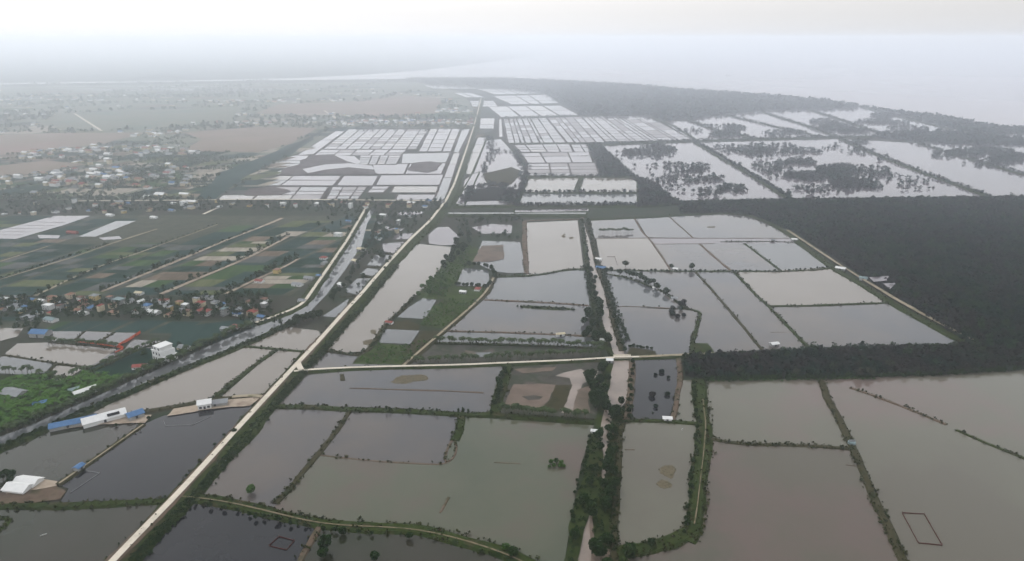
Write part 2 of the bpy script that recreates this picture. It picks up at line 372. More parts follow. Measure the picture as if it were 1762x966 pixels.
pond([(550, 786), (765, 801), (790, 718), (1022, 733), (1000, 800), (985, 880), (968, 990), (880, 965), (840, 948), (720, 917), (650, 913), (590, 911), (545, 905), (466, 880)], WG)
pond([(312, 858), (440, 880), (548, 908), (505, 990), (440, 1600), (60, 1600), (200, 985)], WD)
pond([(548, 908), (650, 916), (720, 920), (840, 950), (885, 966), (970, 985), (970, 1600), (440, 1600), (505, 990)], WO)
pond([(512, 648), (600, 640), (700, 636), (872, 630), (858, 670), (848, 714), (700, 704), (600, 701), (472, 700)], WS)
pond([(552, 606), (615, 615), (606, 627), (692, 629), (695, 634), (522, 642), (530, 630)], WS)
pond([(714, 420), (780, 426), (764, 452), (748, 477), (730, 497), (712, 512), (690, 537), (666, 558), (658, 568), (646, 584), (634, 605), (590, 608), (556, 602), (575, 580), (597, 558), (630, 522), (666, 480)], WB)
pond([(737, 405), (752, 392), (772, 391), (790, 408), (785, 422), (760, 423), (738, 420)], WL)
pond([(812, 392), (845, 386), (882, 388), (880, 402), (830, 403)], WL)
pond([(830, 415), (895, 417), (905, 470), (880, 471), (850, 468), (815, 452)], WC)
pond([(797, 462), (840, 466), (843, 485), (837, 494), (785, 492)], WC)
pond([(727, 514), (751, 517), (731, 550), (684, 547), (700, 532)], WC)
pond([(662, 567), (722, 570), (706, 593), (653, 591)], WC)
pond([(906, 384), (994, 380), (1004, 462), (955, 469), (906, 474)], WB)
pond([(845, 492), (855, 479), (906, 474), (955, 470), (1008, 464), (1014, 526), (900, 521), (834, 516)], WC)
pond([(832, 517), (1016, 527), (1012, 578), (992, 578), (880, 574), (770, 571)], WS)
pond([(768, 572), (880, 575), (975, 579), (1036, 584), (1036, 600), (880, 594), (748, 592)], WC)
flat('mudflat', [(744, 594), (1034, 600), (1030, 622), (880, 628), (698, 633)], MUDD, .25)
flat('mudflat', [(876, 632), (1040, 624), (1026, 722), (856, 712)], MUDD, .25)
pond([(1014, 380), (1094, 376), (1105, 400), (1115, 410), (1024, 412)], WS)
pond([(1094, 376), (1151, 373), (1193, 411), (1114, 409)], WS)
pond([(1151, 373), (1255, 368), (1300, 374), (1325, 388), (1362, 411), (1192, 411)], WS)
pond([(1112, 410), (1360, 411), (1368, 420), (1240, 422), (1125, 422)], WL)
pond([(1026, 412), (1115, 411), (1153, 466), (1036, 466)], WB)
pond([(1124, 421), (1204, 420), (1256, 468), (1154, 466)], WS)
pond([(1204, 420), (1282, 420), (1342, 468), (1256, 468)], WS)
pond([(1282, 420), (1366, 419), (1432, 463), (1342, 468)], WC)
pond([(1040, 466), (1198, 468), (1165, 532), (1055, 530)], WC)
pond([(1058, 529), (1206, 536), (1200, 615), (1075, 614)], WS)
pond([(1085, 467), (1198, 469), (1254, 530), (1312, 608), (1190, 612), (1206, 537), (1165, 528)], WS)
pond([(1198, 469), (1264, 469), (1394, 604), (1310, 606), (1252, 530)], WS)
pond([(1264, 469), (1438, 461), (1528, 523), (1325, 529)], WB)
pond([(1325, 528), (1530, 522), (1660, 594), (1520, 602), (1392, 604)], WS)
pond([(1088, 618), (1170, 617), (1172, 660), (1160, 724), (1078, 724), (1086, 650)], WD)
pond([(1168, 655), (1202, 655), (1206, 730), (1158, 728)], WM)
pond([(1072, 728), (1206, 728), (1204, 751), (1194, 813), (1184, 908), (1150, 922), (1117, 944), (1060, 944), (1066, 826), (1066, 745)], WM)
pond([(1212, 653), (1414, 652), (1464, 774), (1220, 760)], WM)
pond([(1218, 760), (1464, 774), (1552, 970), (1600, 1600), (1060, 1600), (1050, 956), (1165, 948), (1204, 920), (1214, 860)], WP)
pond([(1412, 650), (1762, 635), (2200, 620), (2300, 1600), (1600, 1600), (1552, 970), (1464, 774)], WM)
# left side: small ponds by the village
pond([(-200, 560), (40, 566), (30, 580), (-200, 640)], WB)
pond([(84, 571), (145, 571), (128, 584), (88, 588)], WS); pond([(147, 571), (196, 573), (172, 587), (130, 585)], WS)
pond([(198, 573), (240, 574), (203, 597), (174, 588)], WS)
pond([(228, 585), (280, 588), (262, 600), (215, 601)], WS)
pond([(10, 608), (30, 592), (90, 590), (200, 600), (198, 610), (152, 632), (95, 624), (10, 612)], WB)
pond([(200, 603), (232, 601), (195, 620), (155, 632)], WS)
pond([(-20, 620), (8, 614), (92, 627), (78, 642), (40, 646), (-20, 642)], WC)
pond([(96, 630), (145, 634), (120, 650), (98, 657), (82, 650)], WB)
pond([(-10, 686), (18, 688), (16, 699), (-10, 701)], WB)
for q in ([(555, 545), (600, 515), (596, 530), (577, 547)], [(590, 502), (615, 480), (643, 480), (615, 508)], [(620, 472), (632, 462), (656, 466), (642, 476)],
          [(632, 457), (645, 440), (676, 440), (660, 459)], [(657, 420), (698, 417), (682, 438), (660, 433)], [(674, 403), (716, 402), (704, 412), (676, 413)],
          [(662, 390), (696, 394), (690, 398), (664, 396)], [(684, 366), (730, 364), (728, 370), (686, 371)]): pond(q, WL if q[0][1] < 450 else WC)
# canals and the creek
lb = [(-300, 880), (-60, 778), (0, 752), (50, 734), (100, 712), (150, 690), (217, 660), (300, 624), (350, 600), (440, 563), (500, 543), (520, 532), (538, 505), (565, 470), (600, 415), (630, 365), (635, 357)]
rb = [(-300, 920), (-60, 797), (0, 769), (80, 734), (160, 699), (217, 677), (312, 635), (400, 600), (440, 583), (500, 556), (535, 536), (562, 508), (592, 468), (622, 424), (632, 385), (648, 357)]
struct(mk('canal', [(*P(*p), .28) for p in lb+rb[::-1]], [list(range(len(lb+rb)))], WC))
creek = [(1001, 372), (1004, 390), (1012, 420), (1020, 460), (1030, 495), (1042, 532), (1052, 565), (1062, 590), (1070, 612), (1070, 640), (1066, 665), (1061, 692), (1044, 715), (1041, 747), (1040, 776), (1042, 801), (1032, 838), (1011, 876), (1004, 901), (1012, 938), (1004, 970), (998, 1050)]
cw = [3.5, 3.5, 5, 5, 6, 9, 10, 9, 10, 13, 13, 11, 5, 6, 2.6, 2.6, 2.6, 3.6, 3, 4, 6, 8]
g = resample(np.hstack([PP(creek), np.array(cw)[:, None]]), 5); g = smooth(g, 3); n = frame(g[:, :2])
a = g[:, 2]/2*(1+wobble(len(g), .1, 3)); bb = g[:, 2]/2*(1+wobble(len(g), .1, 3))
L = g[:, :2]+n*a[:, None]; Q = g[:, :2]-n*bb[:, None]; k = len(g)
struct(mk('creek', [(x, y, .3) for x, y in L]+[(x, y, .3) for x, y in Q], [(i, k+i, k+i+1, i+1) for i in range(k-1)], WR))
# ------------------------------------------------------------------ roads
main = [(150, 1020), (202, 962), (306, 855), (422, 727), (500, 642), (547, 592), (592, 541), (620, 511), (667, 456), (705, 415), (740, 382), (767, 348), (782, 318), (802, 260), (815, 220), (823, 190), (828, 170)]
dike(main, 17, 1.2, DGR, 5, .1, .7, 1.1, off=-3.5)
strip('verge', main[:8], 5.2, DBR, 1.42, 4, .3)
strip('road', main, 3.2, CONC, 1.62, 8)
br1 = [(506, 642), (516, 640), (600, 635.5), (700, 633), (790, 631), (880, 627), (1000, 622), (1052, 618), (1100, 617), (1190, 613), (1230, 611), (1300, 609)]
dike(br1, 7.5, 1.0, DGR, 5, .1, .4, .8); strip('road', br1[:9], 2.3, CONC, 1.36, 8); strip('road', br1[8:11], 3, TRACK, 1.36, 8)
strip('road', [(513, 628), (514, 634), (519, 641)], 3.6, CONC, 1.9, 3)
br2 = [(693, 633), (705, 622), (740, 592), (765, 570), (800, 540), (825, 517), (840, 500), (846, 486), (852, 476)]
dike(br2, 7, 1.0, DOL, 5, .1, .3, .8); strip('road', br2, 1.9, TRACK, 1.34, 8)
br3 = [(452, 684), (440, 683), (385, 688), (350, 693), (300, 704)]
dike([(452, 682), (385, 687), (350, 692), (290, 704), (217, 715), (160, 728)], 6, .8, DOL, 5, .15, .5, .8); strip('road', [(456, 687), (447, 682.5), (400, 686)], 3, TRACK, 1.3, 5)
vr = [(440, 558), (485, 543), (520, 528), (537, 503), (560, 470), (597, 416), (615, 385), (632, 356), (636, 349)]
vrd = [(360, 572)]+vr
dike(vr, 12, .9, DGR, 5, .1, .5, .9); strip('road', vr, 2.8, CONC, 1.3, 8)
b5 = [(305, 857), (330, 858), (380, 865), (440, 878), (545, 904), (590, 909), (650, 910), (720, 914), (780, 928), (840, 945), (880, 960), (930, 985), (970, 1010)]
dike(b5, 9, 1.0, DGR, 4, .14, 1.2, 1.1); strip('path', b5, .7, PATH, 1.22, 6, .3)
# ------------------------------------------------------------------ dikes
D = dike
D([(-400, 882), (0, 874), (110, 872), (200, 869), (283, 864)], 6, 1, DGR, tuft=1.2)
D([(0, 892), (28, 893), (0, 915), (-60, 950)], 2.5, .7, GRASS, tuft=1)
D([(100, 836), (130, 815), (170, 787), (205, 762), (247, 732)], 4.5, .8, DOL, tuft=.4); strip('path', [(102, 835), (130, 815.5), (170, 788), (205, 763), (247, 733)], .9, TRACK, 1.05, 4, .3)
D([(-300, 905), (-60, 800), (0, 775), (80, 740), (160, 704), (217, 681), (312, 638), (400, 603), (440, 587), (480, 566), (505, 556)], 8, 1.2, DGR, tuft=.9)
D([(478, 602), (440, 628), (400, 660), (362, 690)], 4.5, .8, DGR, tuft=.8)
D([(424, 597), (478, 602), (522, 606)], 4, .7, DGR, tuft=.5)
D([(470, 700), (540, 702), (602, 706), (700, 709), (790, 715), (850, 716), (940, 722), (1022, 728)], 6, 1, DGR, tuft=1.2)
D([(602, 708), (585, 735), (550, 782), (520, 815), (495, 847), (473, 868)], 4, .8, DOL, tuft=.6)
D([(548, 784), (600, 790), (660, 796), (720, 799), (762, 801), (771, 797)], 1.8, .4, DBR, tuft=.15)
D([(792, 718), (790, 740), (782, 760)], 6, .8, DGR, tuft=.8)
D([(782, 758), (787, 765), (784, 785), (773, 798), (764, 799), (766, 785), (772, 766), (780, 757)], 1.8, .5, DBR, tuft=.3)
D([(550, 908), (535, 935), (520, 960), (505, 990)], 3.8, .8, DBR, tuft=.5)
D([(872, 628), (868, 650), (856, 690), (850, 715)], 8, 1, DGR, tuft=.9)
D([(556, 603), (575, 606), (612, 612), (632, 606), (642, 592), (652, 578), (662, 562), (672, 552), (690, 536), (712, 512)], 4.5, .8, DOL, tuft=.4)
D([(1015, 380), (1022, 410), (1034, 465), (1048, 500), (1062, 560), (1075, 605)], 5, .9, DOL, tuft=.7, off=-2)
D([(998, 378), (1004, 430), (1008, 465), (1020, 530), (1036, 590), (1050, 615)], 4.5, .9, DGR, tuft=.7, off=2)
D([(903, 382), (903, 420), (906, 472)], 6, .9, DBR, tuft=.1)
D([(903, 381), (950, 379), (996, 378)], 4, .8, DBR, tuft=.1)
D([(852, 478), (906, 476), (940, 472), (980, 464), (1016, 466)], 5, .8, DGR, tuft=.6)
D([(834, 517), (900, 520), (960, 523), (1014, 527)], 3.5, .7, DBR, tuft=.25)
D([(770, 571), (880, 574), (990, 578), (1038, 580)], 3, .7, DBR, tuft=.25)
D([(748, 591), (880, 594), (975, 598), (1036, 601)], 3.5, .7, DGR, tuft=.6)
# right block
D([(1014, 379), (1100, 375.5), (1160, 372), (1250, 368), (1290, 371), (1325, 385), (1362, 408), (1432, 462), (1480, 490), (1530, 521), (1595, 556), (1660, 592), (1680, 600)], 9, 1, DGR, 7, .2, .5, 1)
strip('path', [(1350, 398), (1400, 432), (1440, 459), (1480, 484), (1530, 514), (1600, 554), (1650, 580), (1672, 590)], 3, TRACK, 1.5, 12, .5, offset=3)
D([(1092, 377), (1105, 400), (1120, 415), (1138, 440), (1154, 466)], 3, .7, DBR)
D([(1151, 373), (1192, 410)], 2.5, .7, DBR)
D([(1024, 411.5), (1115, 410.5), (1240, 411), (1360, 411)], 2.5, .6, DBR)
D([(1122, 421), (1230, 420)], 2, .6, DBR); D([(1240, 417), (1330, 416.5), (1364, 418)], 2.5, .7, DGR, tuft=.3)
D([(1204, 421), (1230, 444), (1258, 467)], 4, .7, DBR); D([(1281, 420), (1312, 443), (1342, 466)], 4, .7, DGR, tuft=.2)
D([(1036, 466), (1100, 467), (1180, 468), (1256, 468), (1342, 468), (1400, 466), (1436, 461)], 5, .8, DGR, tuft=.6)
D([(1040, 472), (1075, 478), (1110, 490), (1140, 502), (1165, 520), (1175, 530), (1206, 538), (1200, 560), (1192, 590), (1190, 612)], 3.5, .8, DGR, tuft=.7)
D([(1058, 528), (1100, 529), (1165, 532)], 2, .6, DBR, tuft=.1)
D([(1197, 469), (1225, 500), (1252, 532), (1280, 565), (1312, 604)], 3.5, .8, DOL, tuft=.2)
D([(1263, 469), (1300, 508), (1325, 530), (1360, 568), (1394, 602)], 4, .8, DGR, tuft=.5)
D([(1325, 528), (1400, 527), (1450, 525), (1528, 522)], 4, .8, DGR, tuft=.4)
D([(1326, 573), (1362, 573)], 1, .5, DBR)
D([(1087, 620), (1087, 650), (1082, 700), (1078, 724)], 5, .9, DBR, tuft=.25)
D([(1168, 618), (1170, 660), (1162, 700), (1156, 726)], 4, .9, DBR, tuft=.3)
D([(1076, 725), (1120, 726), (1160, 727), (1206, 731)], 4.5, .8, DGR, tuft=.7)
D([(1204, 655), (1206, 690), (1212, 730), (1210, 770), (1204, 820), (1198, 870), (1192, 920), (1180, 932)], 10, 1, DGR, 4, .12, 1.3, 1.1)
strip('path', [(1206, 690), (1211, 735), (1207, 780), (1201, 830), (1195, 880), (1190, 905)], .5, PATH, 1.35, 5, .3, offset=1)
D([(1192, 915), (1165, 930), (1135, 942), (1100, 948), (1060, 950)], 9, 1, DGR, 4, .15, 1.4, 1.1)
D([(1072, 728), (1066, 745), (1064, 800), (1060, 850), (1058, 900), (1056, 950), (1060, 990)], 4, .9, DOL, tuft=.7)
D([(1412, 656), (1425, 690), (1445, 727), (1463, 764), (1476, 792), (1500, 850), (1530, 910), (1556, 968), (1610, 1070)], 5, .9, DOL, 3, .15, .8)
D([(1222, 757), (1250, 762), (1290, 766), (1360, 767), (1420, 770), (1465, 775)], 3.5, .7, DOL, 3, .2, 1)
D([(1462, 668), (1500, 681), (1540, 696), (1590, 716), (1628, 732)], 3, .7, DBR, 3, .15, .5); D([(1645, 741), (1700, 765), (1762, 790), (1900, 850)], 3, .7, DGR, 3, .15, .6)
# small dikes by the village ponds
for q in ([(10, 612), (95, 626), (152, 633)], [(84, 590), (200, 600)], [(146, 571), (130, 585)], [(197, 573), (173, 588)], [(98, 627), (80, 645)], [(240, 574), (203, 597)], [(232, 601), (150, 636)],
          [(585, 512), (612, 510)], [(620, 478), (645, 478)], [(632, 460), (660, 461)], [(656, 437), (684, 438)]): D(q, 2.5, .6, DOL, tuft=.3)
D([(0, 650), (70, 648), (130, 652), (180, 630), (240, 601), (285, 588)], 4, .7, DGR, tuft=.5)
# ------------------------------------------------------------------ land patches
G = lambda pts, m, z=.12, s=6, a=1.: flat('ground_patch', pts, m, z, s, a)
G([(728, 540), (768, 514), (830, 517), (800, 540), (765, 566), (722, 562)], GRASS)
G([(632, 606), (655, 592), (706, 594), (745, 582), (762, 566), (700, 631), (606, 629), (614, 616)], GRASS)
G([(722, 500), (760, 455), (790, 415), (850, 440), (800, 465), (785, 495), (850, 492), (820, 514), (765, 515), (715, 515)], GRASS)
G([(672, 555), (700, 552), (722, 560), (720, 570), (664, 566)], DOL, .3)
G([(722, 572), (765, 570), (706, 630), (700, 600)], DOL, .2)
flat('mudflat', [(828, 425), (866, 423), (868, 446), (840, 452), (812, 452)], MUD, .5, 3, .8)
flat('mudflat', [(884, 662), (940, 662), (958, 664), (945, 690), (928, 705), (862, 704)], MUD, .4, 4, 1)
flat('mudflat', [(898, 685), (918, 682), (935, 684), (930, 690), (908, 692)], MUDD, .45, 3, .8)
flat('mudflat', [(992, 672), (1018, 664), (1014, 712), (984, 712)], MUD, .4, 4, 1)
flat('mudflat', [(956, 664), (984, 664), (968, 710), (930, 706), (948, 688)], DOL, .42, 4, .6)
struct(mk('pond', [(*P(*p), .46) for p in [(972, 642), (1000, 636), (1012, 644), (1030, 640), (1024, 652), (1002, 662), (988, 712), (966, 712), (984, 664), (980, 652), (955, 648)]], [list(range(11))], WR))
flat('mudflat', [(800, 604), (842, 610), (840, 614), (798, 612)], MUD, .4, 3, .5); flat('mudflat', [(818, 608), (846, 608), (844, 616), (820, 616)], WC, .42)
flat('mudflat', [(884, 636), (960, 632), (950, 640), (900, 644)], MUD, .4, 3, .8)
G([(288, 718), (300, 706), (350, 697), (440, 682), (446, 688), (430, 700), (365, 706)], SAND, .6, 3, .6)
G([(105, 742), (160, 728), (235, 716), (262, 716), (250, 730), (180, 732), (130, 738)], SAND, .6, 3, .5)
G([(-40, 860), (50, 838), (85, 832), (100, 838), (118, 846), (105, 862), (0, 876), (-60, 880)], DBR, .5, 3, .8)
G([(8, 838), (60, 822), (100, 830), (98, 838), (60, 846), (10, 852)], SAND, .65, 3, .4)
G([(0, 660), (60, 646), (110, 660), (150, 640), (215, 652), (200, 668), (120, 694), (60, 720), (0, 742), (-80, 770), (-80, 680)], GRASS, .15)
G([(1190, 592), (1218, 592), (1228, 608), (1190, 612)], DGR, .6, 3, .4)
G([(1000, 880), (1030, 860), (1055, 900), (1050, 1000), (985, 1000), (975, 960)], MUD, .2, 4, 1)
G([(1020, 740), (1036, 738), (1034, 850), (1000, 920), (990, 1000), (966, 1000), (985, 900), (1005, 800)], DGR, .7, 4, 1)
G([(1044, 700), (1082, 700), (1078, 726), (1066, 745), (1064, 850), (1058, 950), (1020, 940), (1018, 880), (1046, 800)], DGR, .2, 4, 1)
G([(1005, 655), (1052, 622), (1056, 640), (1050, 700), (1036, 740), (1020, 735), (1028, 690)], DGR, .2, 4, 1)
G([(1085, 600), (1075, 616), (1130, 613), (1128, 606)], DOL, .6, 3, .4)
G([(300, 566), (430, 548), (440, 565), (330, 606), (250, 636), (215, 652), (150, 636), (240, 600), (290, 586)], FCOL[1], .14)
G([(150, 640), (290, 590), (330, 604), (215, 652)], FCOL[0], .16)
# green fields between the paths, all running the same way -----------------
d1 = np.array(P(1308, 66)); d1 = d1/np.linalg.norm(d1)        # direction of the paths
FV = []; FF = []; FM = []
def cell(a, b, c_, d_, m, z=.10):
    o = len(FV); FV.extend([(*a, z), (*b, z), (*c_, z), (*d_, z)]); FF.append((o, o+1, o+2, o+3)); FM.append(m)
def fieldcol(px0, px1, pyb, pyt, wts, rowh=(8, 24), split=.7, gap=1.2):
    a, b = np.array(P(px0, pyb)), np.array(P(px1, pyb)); yt = P(px0, pyt)[1]; t = 0; T = (yt-a[1])/d1[1]
    while t < T:
        h = min(random.uniform(*rowh), T-t); ks = 1 if random.random() > split else random.choice((2, 2, 3))
        for k in range(ks):
            u0 = k/ks; u1 = (k+1)/ks; w_ = b-a; L_ = np.linalg.norm(w_); g0 = gap/L_ if k == 0 else 0; g1 = gap/L_ if k == ks-1 else 0
            u0 += .5/L_; cell(a+w_*(u0+g0)+d1*t, a+w_*(u1-g1)+d1*t, a+w_*(u1-g1)+d1*(t+h-1.), a+w_*(u0+g0)+d1*(t+h-1.), random.choices(range(7), wts)[0])
        t += h
wg = [8, 7, 1.6, .9, 3, 1.2, .15]; wmix = [6, 5, 3, 4.5, 3, 3, 1.4]
flat('field_margin', [(-700, 510), (500, 509), (560, 468), (600, 415), (622, 372), (-700, 368)], MARGIN, .02)
flat('field_margin', [(-100, 556), (60, 553), (430, 553), (400, 577), (310, 579), (190, 573), (60, 574), (-100, 572)], MARGIN, .02)
cols = [(-560, -440), (-440, -320), (-320, -205), (-205, -110), (-110, -40), (-40, 60), (60, 175), (175, 277), (277, 387), (387, 490)]
for i, (x0, x1) in enumerate(cols):
    fieldcol(x0, x1, 508, [372, 372, 376, 420, 424, 418, 388, 380, 372, 395][i], wg if i < 7 else wmix, gap=2)
for q, w_, py in (([(0, 451), (82, 425)], 2, 0), ([(0, 482), (130, 442), (192, 420), (270, 395)], 2.4, 0), ([(60, 510), (140, 472), (190, 452), (242, 435), (375, 387)], 2.4, 0), ([(175, 503), (240, 477), (300, 452), (387, 415), (440, 395), (485, 376)], 4, 0),
               ([(277, 507), (337, 482), (425, 445), (460, 427), (497, 407)], 4, 0), ([(387, 507), (440, 482), (490, 460), (515, 445)], 3.4, 0)):
    strip('path', q, w_, SAND if w_ > 3 else TRACK, .5, 9, .35)
# fields by the canal, lower left
a4 = [(110, 548), (205, 550), (330, 556), (430, 552)]
for (x0, x1, yb, yt) in ((60, 100, 572, 553), (100, 145, 571, 552), (145, 190, 570, 551), (190, 250, 572, 551), (250, 310, 574, 553), (310, 370, 578, 556), (370, 400, 575, 558), (-120, 60, 552, 545)):
    fieldcol(x0, x1, yb, yt, [5, 6, 1, 0, 0, 1, 0], (30, 60), .2, 1.)
# greenhouses / pale paddies left
for q, m in (([(-60, 410), (-5, 398), (95, 372), (156, 372), (110, 388), (28, 412)], 6), ([(135, 408), (200, 381), (234, 381), (165, 408)], 4), ([(64, 405), (104, 406), (100, 411), (68, 411)], 6), ([(170, 410), (205, 407), (210, 412), (178, 414)], 6)):
    flat('paddy', q, WL if m == 6 else WC, .3)
for k in range(5):
    t = k/5; D([(-60+95*t*1.6, 405-28*t), (40+90*t, 405-26*t)], 1.5, .4, DDK)
fo = mk('fields', FV, FF, FCOL, FM); struct(fo)
# far plain patches ---------------------------------------------------------
def farfield(pts, m, z=.2): flat('field', pts, m, z, 40, 6)
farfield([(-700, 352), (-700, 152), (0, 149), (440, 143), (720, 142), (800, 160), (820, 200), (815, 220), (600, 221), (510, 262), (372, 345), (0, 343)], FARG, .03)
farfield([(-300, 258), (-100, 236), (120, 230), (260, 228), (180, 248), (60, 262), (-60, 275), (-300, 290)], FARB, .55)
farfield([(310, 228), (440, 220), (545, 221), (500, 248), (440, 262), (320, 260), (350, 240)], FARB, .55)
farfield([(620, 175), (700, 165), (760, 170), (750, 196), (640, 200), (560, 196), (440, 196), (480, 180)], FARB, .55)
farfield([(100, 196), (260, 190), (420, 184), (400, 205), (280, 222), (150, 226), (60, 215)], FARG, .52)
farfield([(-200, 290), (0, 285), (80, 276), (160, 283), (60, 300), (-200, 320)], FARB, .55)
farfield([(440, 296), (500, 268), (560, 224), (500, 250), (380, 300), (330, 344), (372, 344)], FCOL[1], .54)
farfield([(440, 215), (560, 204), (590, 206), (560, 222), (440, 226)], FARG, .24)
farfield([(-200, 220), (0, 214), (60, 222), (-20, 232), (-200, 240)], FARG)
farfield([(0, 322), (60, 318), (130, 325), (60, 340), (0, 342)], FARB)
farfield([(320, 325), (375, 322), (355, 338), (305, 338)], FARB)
FV = []; FF = []; FM = []
for _ in range(620):                                                      # small plots and pale paddies of the plain
    px = random.uniform(-250, 560); py = 255+85*random.random()**.8
    if px > 520-(py-225)*1.25: continue
    a = np.array(P(px, py)); wd = random.uniform(15, 60); h = random.uniform(15, 60)
    cell(a, a+np.array((wd, 0)), a+np.array((wd, 0))+d1*h, a+d1*h, random.choices(range(7), [5, 5, 2, 4, 3, 2, 4.5])[0], .3+.2*random.random())
for _ in range(260):
    px = random.uniform(-300, 760); py = 150+105*random.random()
    a = np.array(P(px, py)); wd = random.uniform(40, 160); h = random.uniform(30, 130)
    cell(a, a+np.array((wd, 0)), a+np.array((wd, 0))+d1*h, a+d1*h, random.choices(range(7), [2, 2, 1.2, 5, 4, 3, 2.2])[0], .05+.12*random.random())
struct(mk('fields', FV, FF, FCOL, FM))
for q in ([(128, 196), (175, 226)], [(558, 191), (580, 206)], [(135, 347), (300, 346), (440, 344), (560, 345), (700, 346), (770, 347)], [(350, 370), (372, 360)]): strip('road', q, 6 if q[0][1] < 230 else 4, CONC, .9, 20)
# ------------------------------------------------------------------ gridded ponds in the distance
def lerp(a, b, t): return a+(b-a)*t
def grid(corn, us, vs, mats, wd=2.5, drop=0., h=.5, dm=None):
    """a block of banked ponds: water sheets and the low banks between them"""
    TL, TR, BR, BL = [np.array(P(*p)) for p in corn]
    if isinstance(us, int): us = [0]+sorted(min(.98, max(.02, (i+random.uniform(-.2, .2))/us)) for i in range(1, us))+[1]
    if isinstance(vs, int): vs = [0]+sorted(min(.98, max(.02, (i+random.uniform(-.25, .25))/vs)) for i in range(1, vs))+[1]
    q = lambda u, v: lerp(lerp(TL, TR, u), lerp(BL, BR, u), v)
    V = []; F = []; M = []; RV = []; RF = []
    def bar(a, b):
        L_ = np.linalg.norm(b-a); c = resample(np.array([a, b]), max(12, L_/12)); v, f = ridge_geo(c, wd*1.25*random.uniform(.7, 1.3), h, .2)
        o = len(RV); RV.extend(v); RF.extend([tuple(i+o for i in t) for t in f])
    for i in range(len(us)-1):
        for j in range(len(vs)-1):
            o = len(V)
            for (u, v) in ((us[i], vs[j]), (us[i+1], vs[j]), (us[i+1], vs[j+1]), (us[i], vs[j+1])): V.append((*q(u, v), .25))
            F.append((o, o+3, o+2, o+1)); M.append(random.randrange(len(mats)))
            if random.random() >= drop: bar(q(us[i], vs[j+1]), q(us[i+1], vs[j+1]))
            if random.random() >= drop*.5: bar(q(us[i], vs[j]), q(us[i], vs[j+1]))
    bar(q(0, 0), q(1, 0)); bar(q(1, 0), q(1, 1))
    struct(mk('ponds', V, F, mats, M)); struct(mk('dike', RV, RF, dm or DDK))
A1 = [WL, WB, WL, WC]; A2 = [WL, WL, MUDP]
grid([(600, 223), (738, 223), (716, 257), (556, 257)], 8, 9, A1+[MUDP], 3)
grid([(740, 222), (792, 222), (776, 261), (720, 261)], 3, 6, A1, 3)
grid([(795, 222), (810, 222), (790, 264), (780, 262)], 1, 1, A1, 3)
grid([(780, 264), (792, 264), (766, 346), (746, 346)], [0, 1], [0, .3, .6, 1], A1, 3)
grid([(577, 226), (594, 226), (540, 266), (510, 268)], 1, 2, A1, 4)
grid([(553, 258), (700, 258), (690, 268), (540, 268)], 5, 2, A2, 3)
grid([(692, 265), (776, 263), (768, 280), (690, 282)], 1, 1, A1, 3)
grid([(620, 268), (690, 268), (682, 284), (614, 284)], 4, 5, A1, 3)
grid([(640, 284), (704, 282), (696, 300), (645, 300)], 1, 1, A1, 3)
grid([(704, 282), (768, 281), (760, 300), (696, 300)], 1, 1, [WL], 3)
flat('mudflat', [(706, 282), (740, 279), (760, 281), (752, 294), (735, 298), (702, 294)], MARSH, .6, 10, 3)
flat('mudflat', [(535, 268), (575, 266), (600, 272), (618, 282), (640, 296), (650, 301), (480, 301), (500, 288)], MARSH, .5, 12, 4)
pond([(520, 292), (560, 284), (600, 282), (640, 286), (645, 293), (600, 289), (560, 293), (530, 299)], WL, .7); pond([(575, 268), (610, 270), (622, 280), (616, 284), (596, 278)], WL, .72)
grid([(478, 268), (533, 268), (498, 301), (442, 301)], 1, 4, A1, 3)
grid([(436, 303), (588, 303), (574, 320), (404, 320)], 2, 2, A1, 3); grid([(592, 303), (652, 303), (642, 320), (578, 320)], 1, 1, A1, 3); grid([(655, 302), (764, 301), (757, 319), (646, 319)], 1, 1, A1, 3)
grid([(404, 322), (566, 322), (552, 344), (372, 345)], 3, 3, A1+[MUDP], 3)
flat('mudflat', [(425, 326), (470, 322), (500, 330), (480, 336), (420, 337)], MARSH, .6, 6, 2)
grid([(572, 322), (632, 322), (616, 343), (560, 343)], 3, 4, [WL, MUDP, WC], 2.5); grid([(640, 321), (672, 321), (660, 332), (632, 332)], 1, 2, A1, 3); grid([(678, 321), (756, 321), (752, 332), (672, 332)], 1, 1, A1, 3); grid([(684, 335), (752, 335), (744, 345), (680, 345)], 1, 1, A1, 3)
# between the main road and the right-hand blocks
grid([(822, 237), (838, 237), (812, 300), (794, 300)], [0, 1], [0, .25, .5, 1], A1, 3, dm=DGR); grid([(812, 300), (826, 296), (800, 352), (782, 352)], 1, 2, A1, 3, dm=DGR)
grid([(826, 204), (852, 204), (850, 222), (824, 222)], 1, 2, A1, 4); grid([(858, 205), (864, 205), (866, 236), (858, 236)], 1, 1, A1, 3)
grid([(866, 205), (940, 203), (974, 246), (874, 247)], [0, .12, .22, .3, .42, .55, .62, .8, 1], 9, [WL, WL, MUDP, WC], 3.5)
grid([(942, 203), (1000, 201), (1042, 245), (976, 246)], [0, .2, .35, .5, .75, 1], 8, [WL, MUDP, WL], 3.5)
grid([(1000, 201), (1062, 200), (1130, 243), (1042, 244)], [0, .15, .25, .5, .6, .8, .9, 1], [0, .2, .4, .55, .65, .75, .85, .93, 1], [WL, MUDP, WL, WL], 3)
grid([(1063, 200), (1112, 199), (1192, 241), (1130, 243)], [0, .1, .5, .6, 1], [0, .2, .35, .5, .65, .8, .9, 1], [WL, MUDP, WL], 3)
grid([(884, 250), (980, 248), (986, 262), (896, 262)], 4, 3, A1, 3); grid([(982, 249), (1010, 249), (1020, 262), (988, 262)], 2, 2, A1, 3)
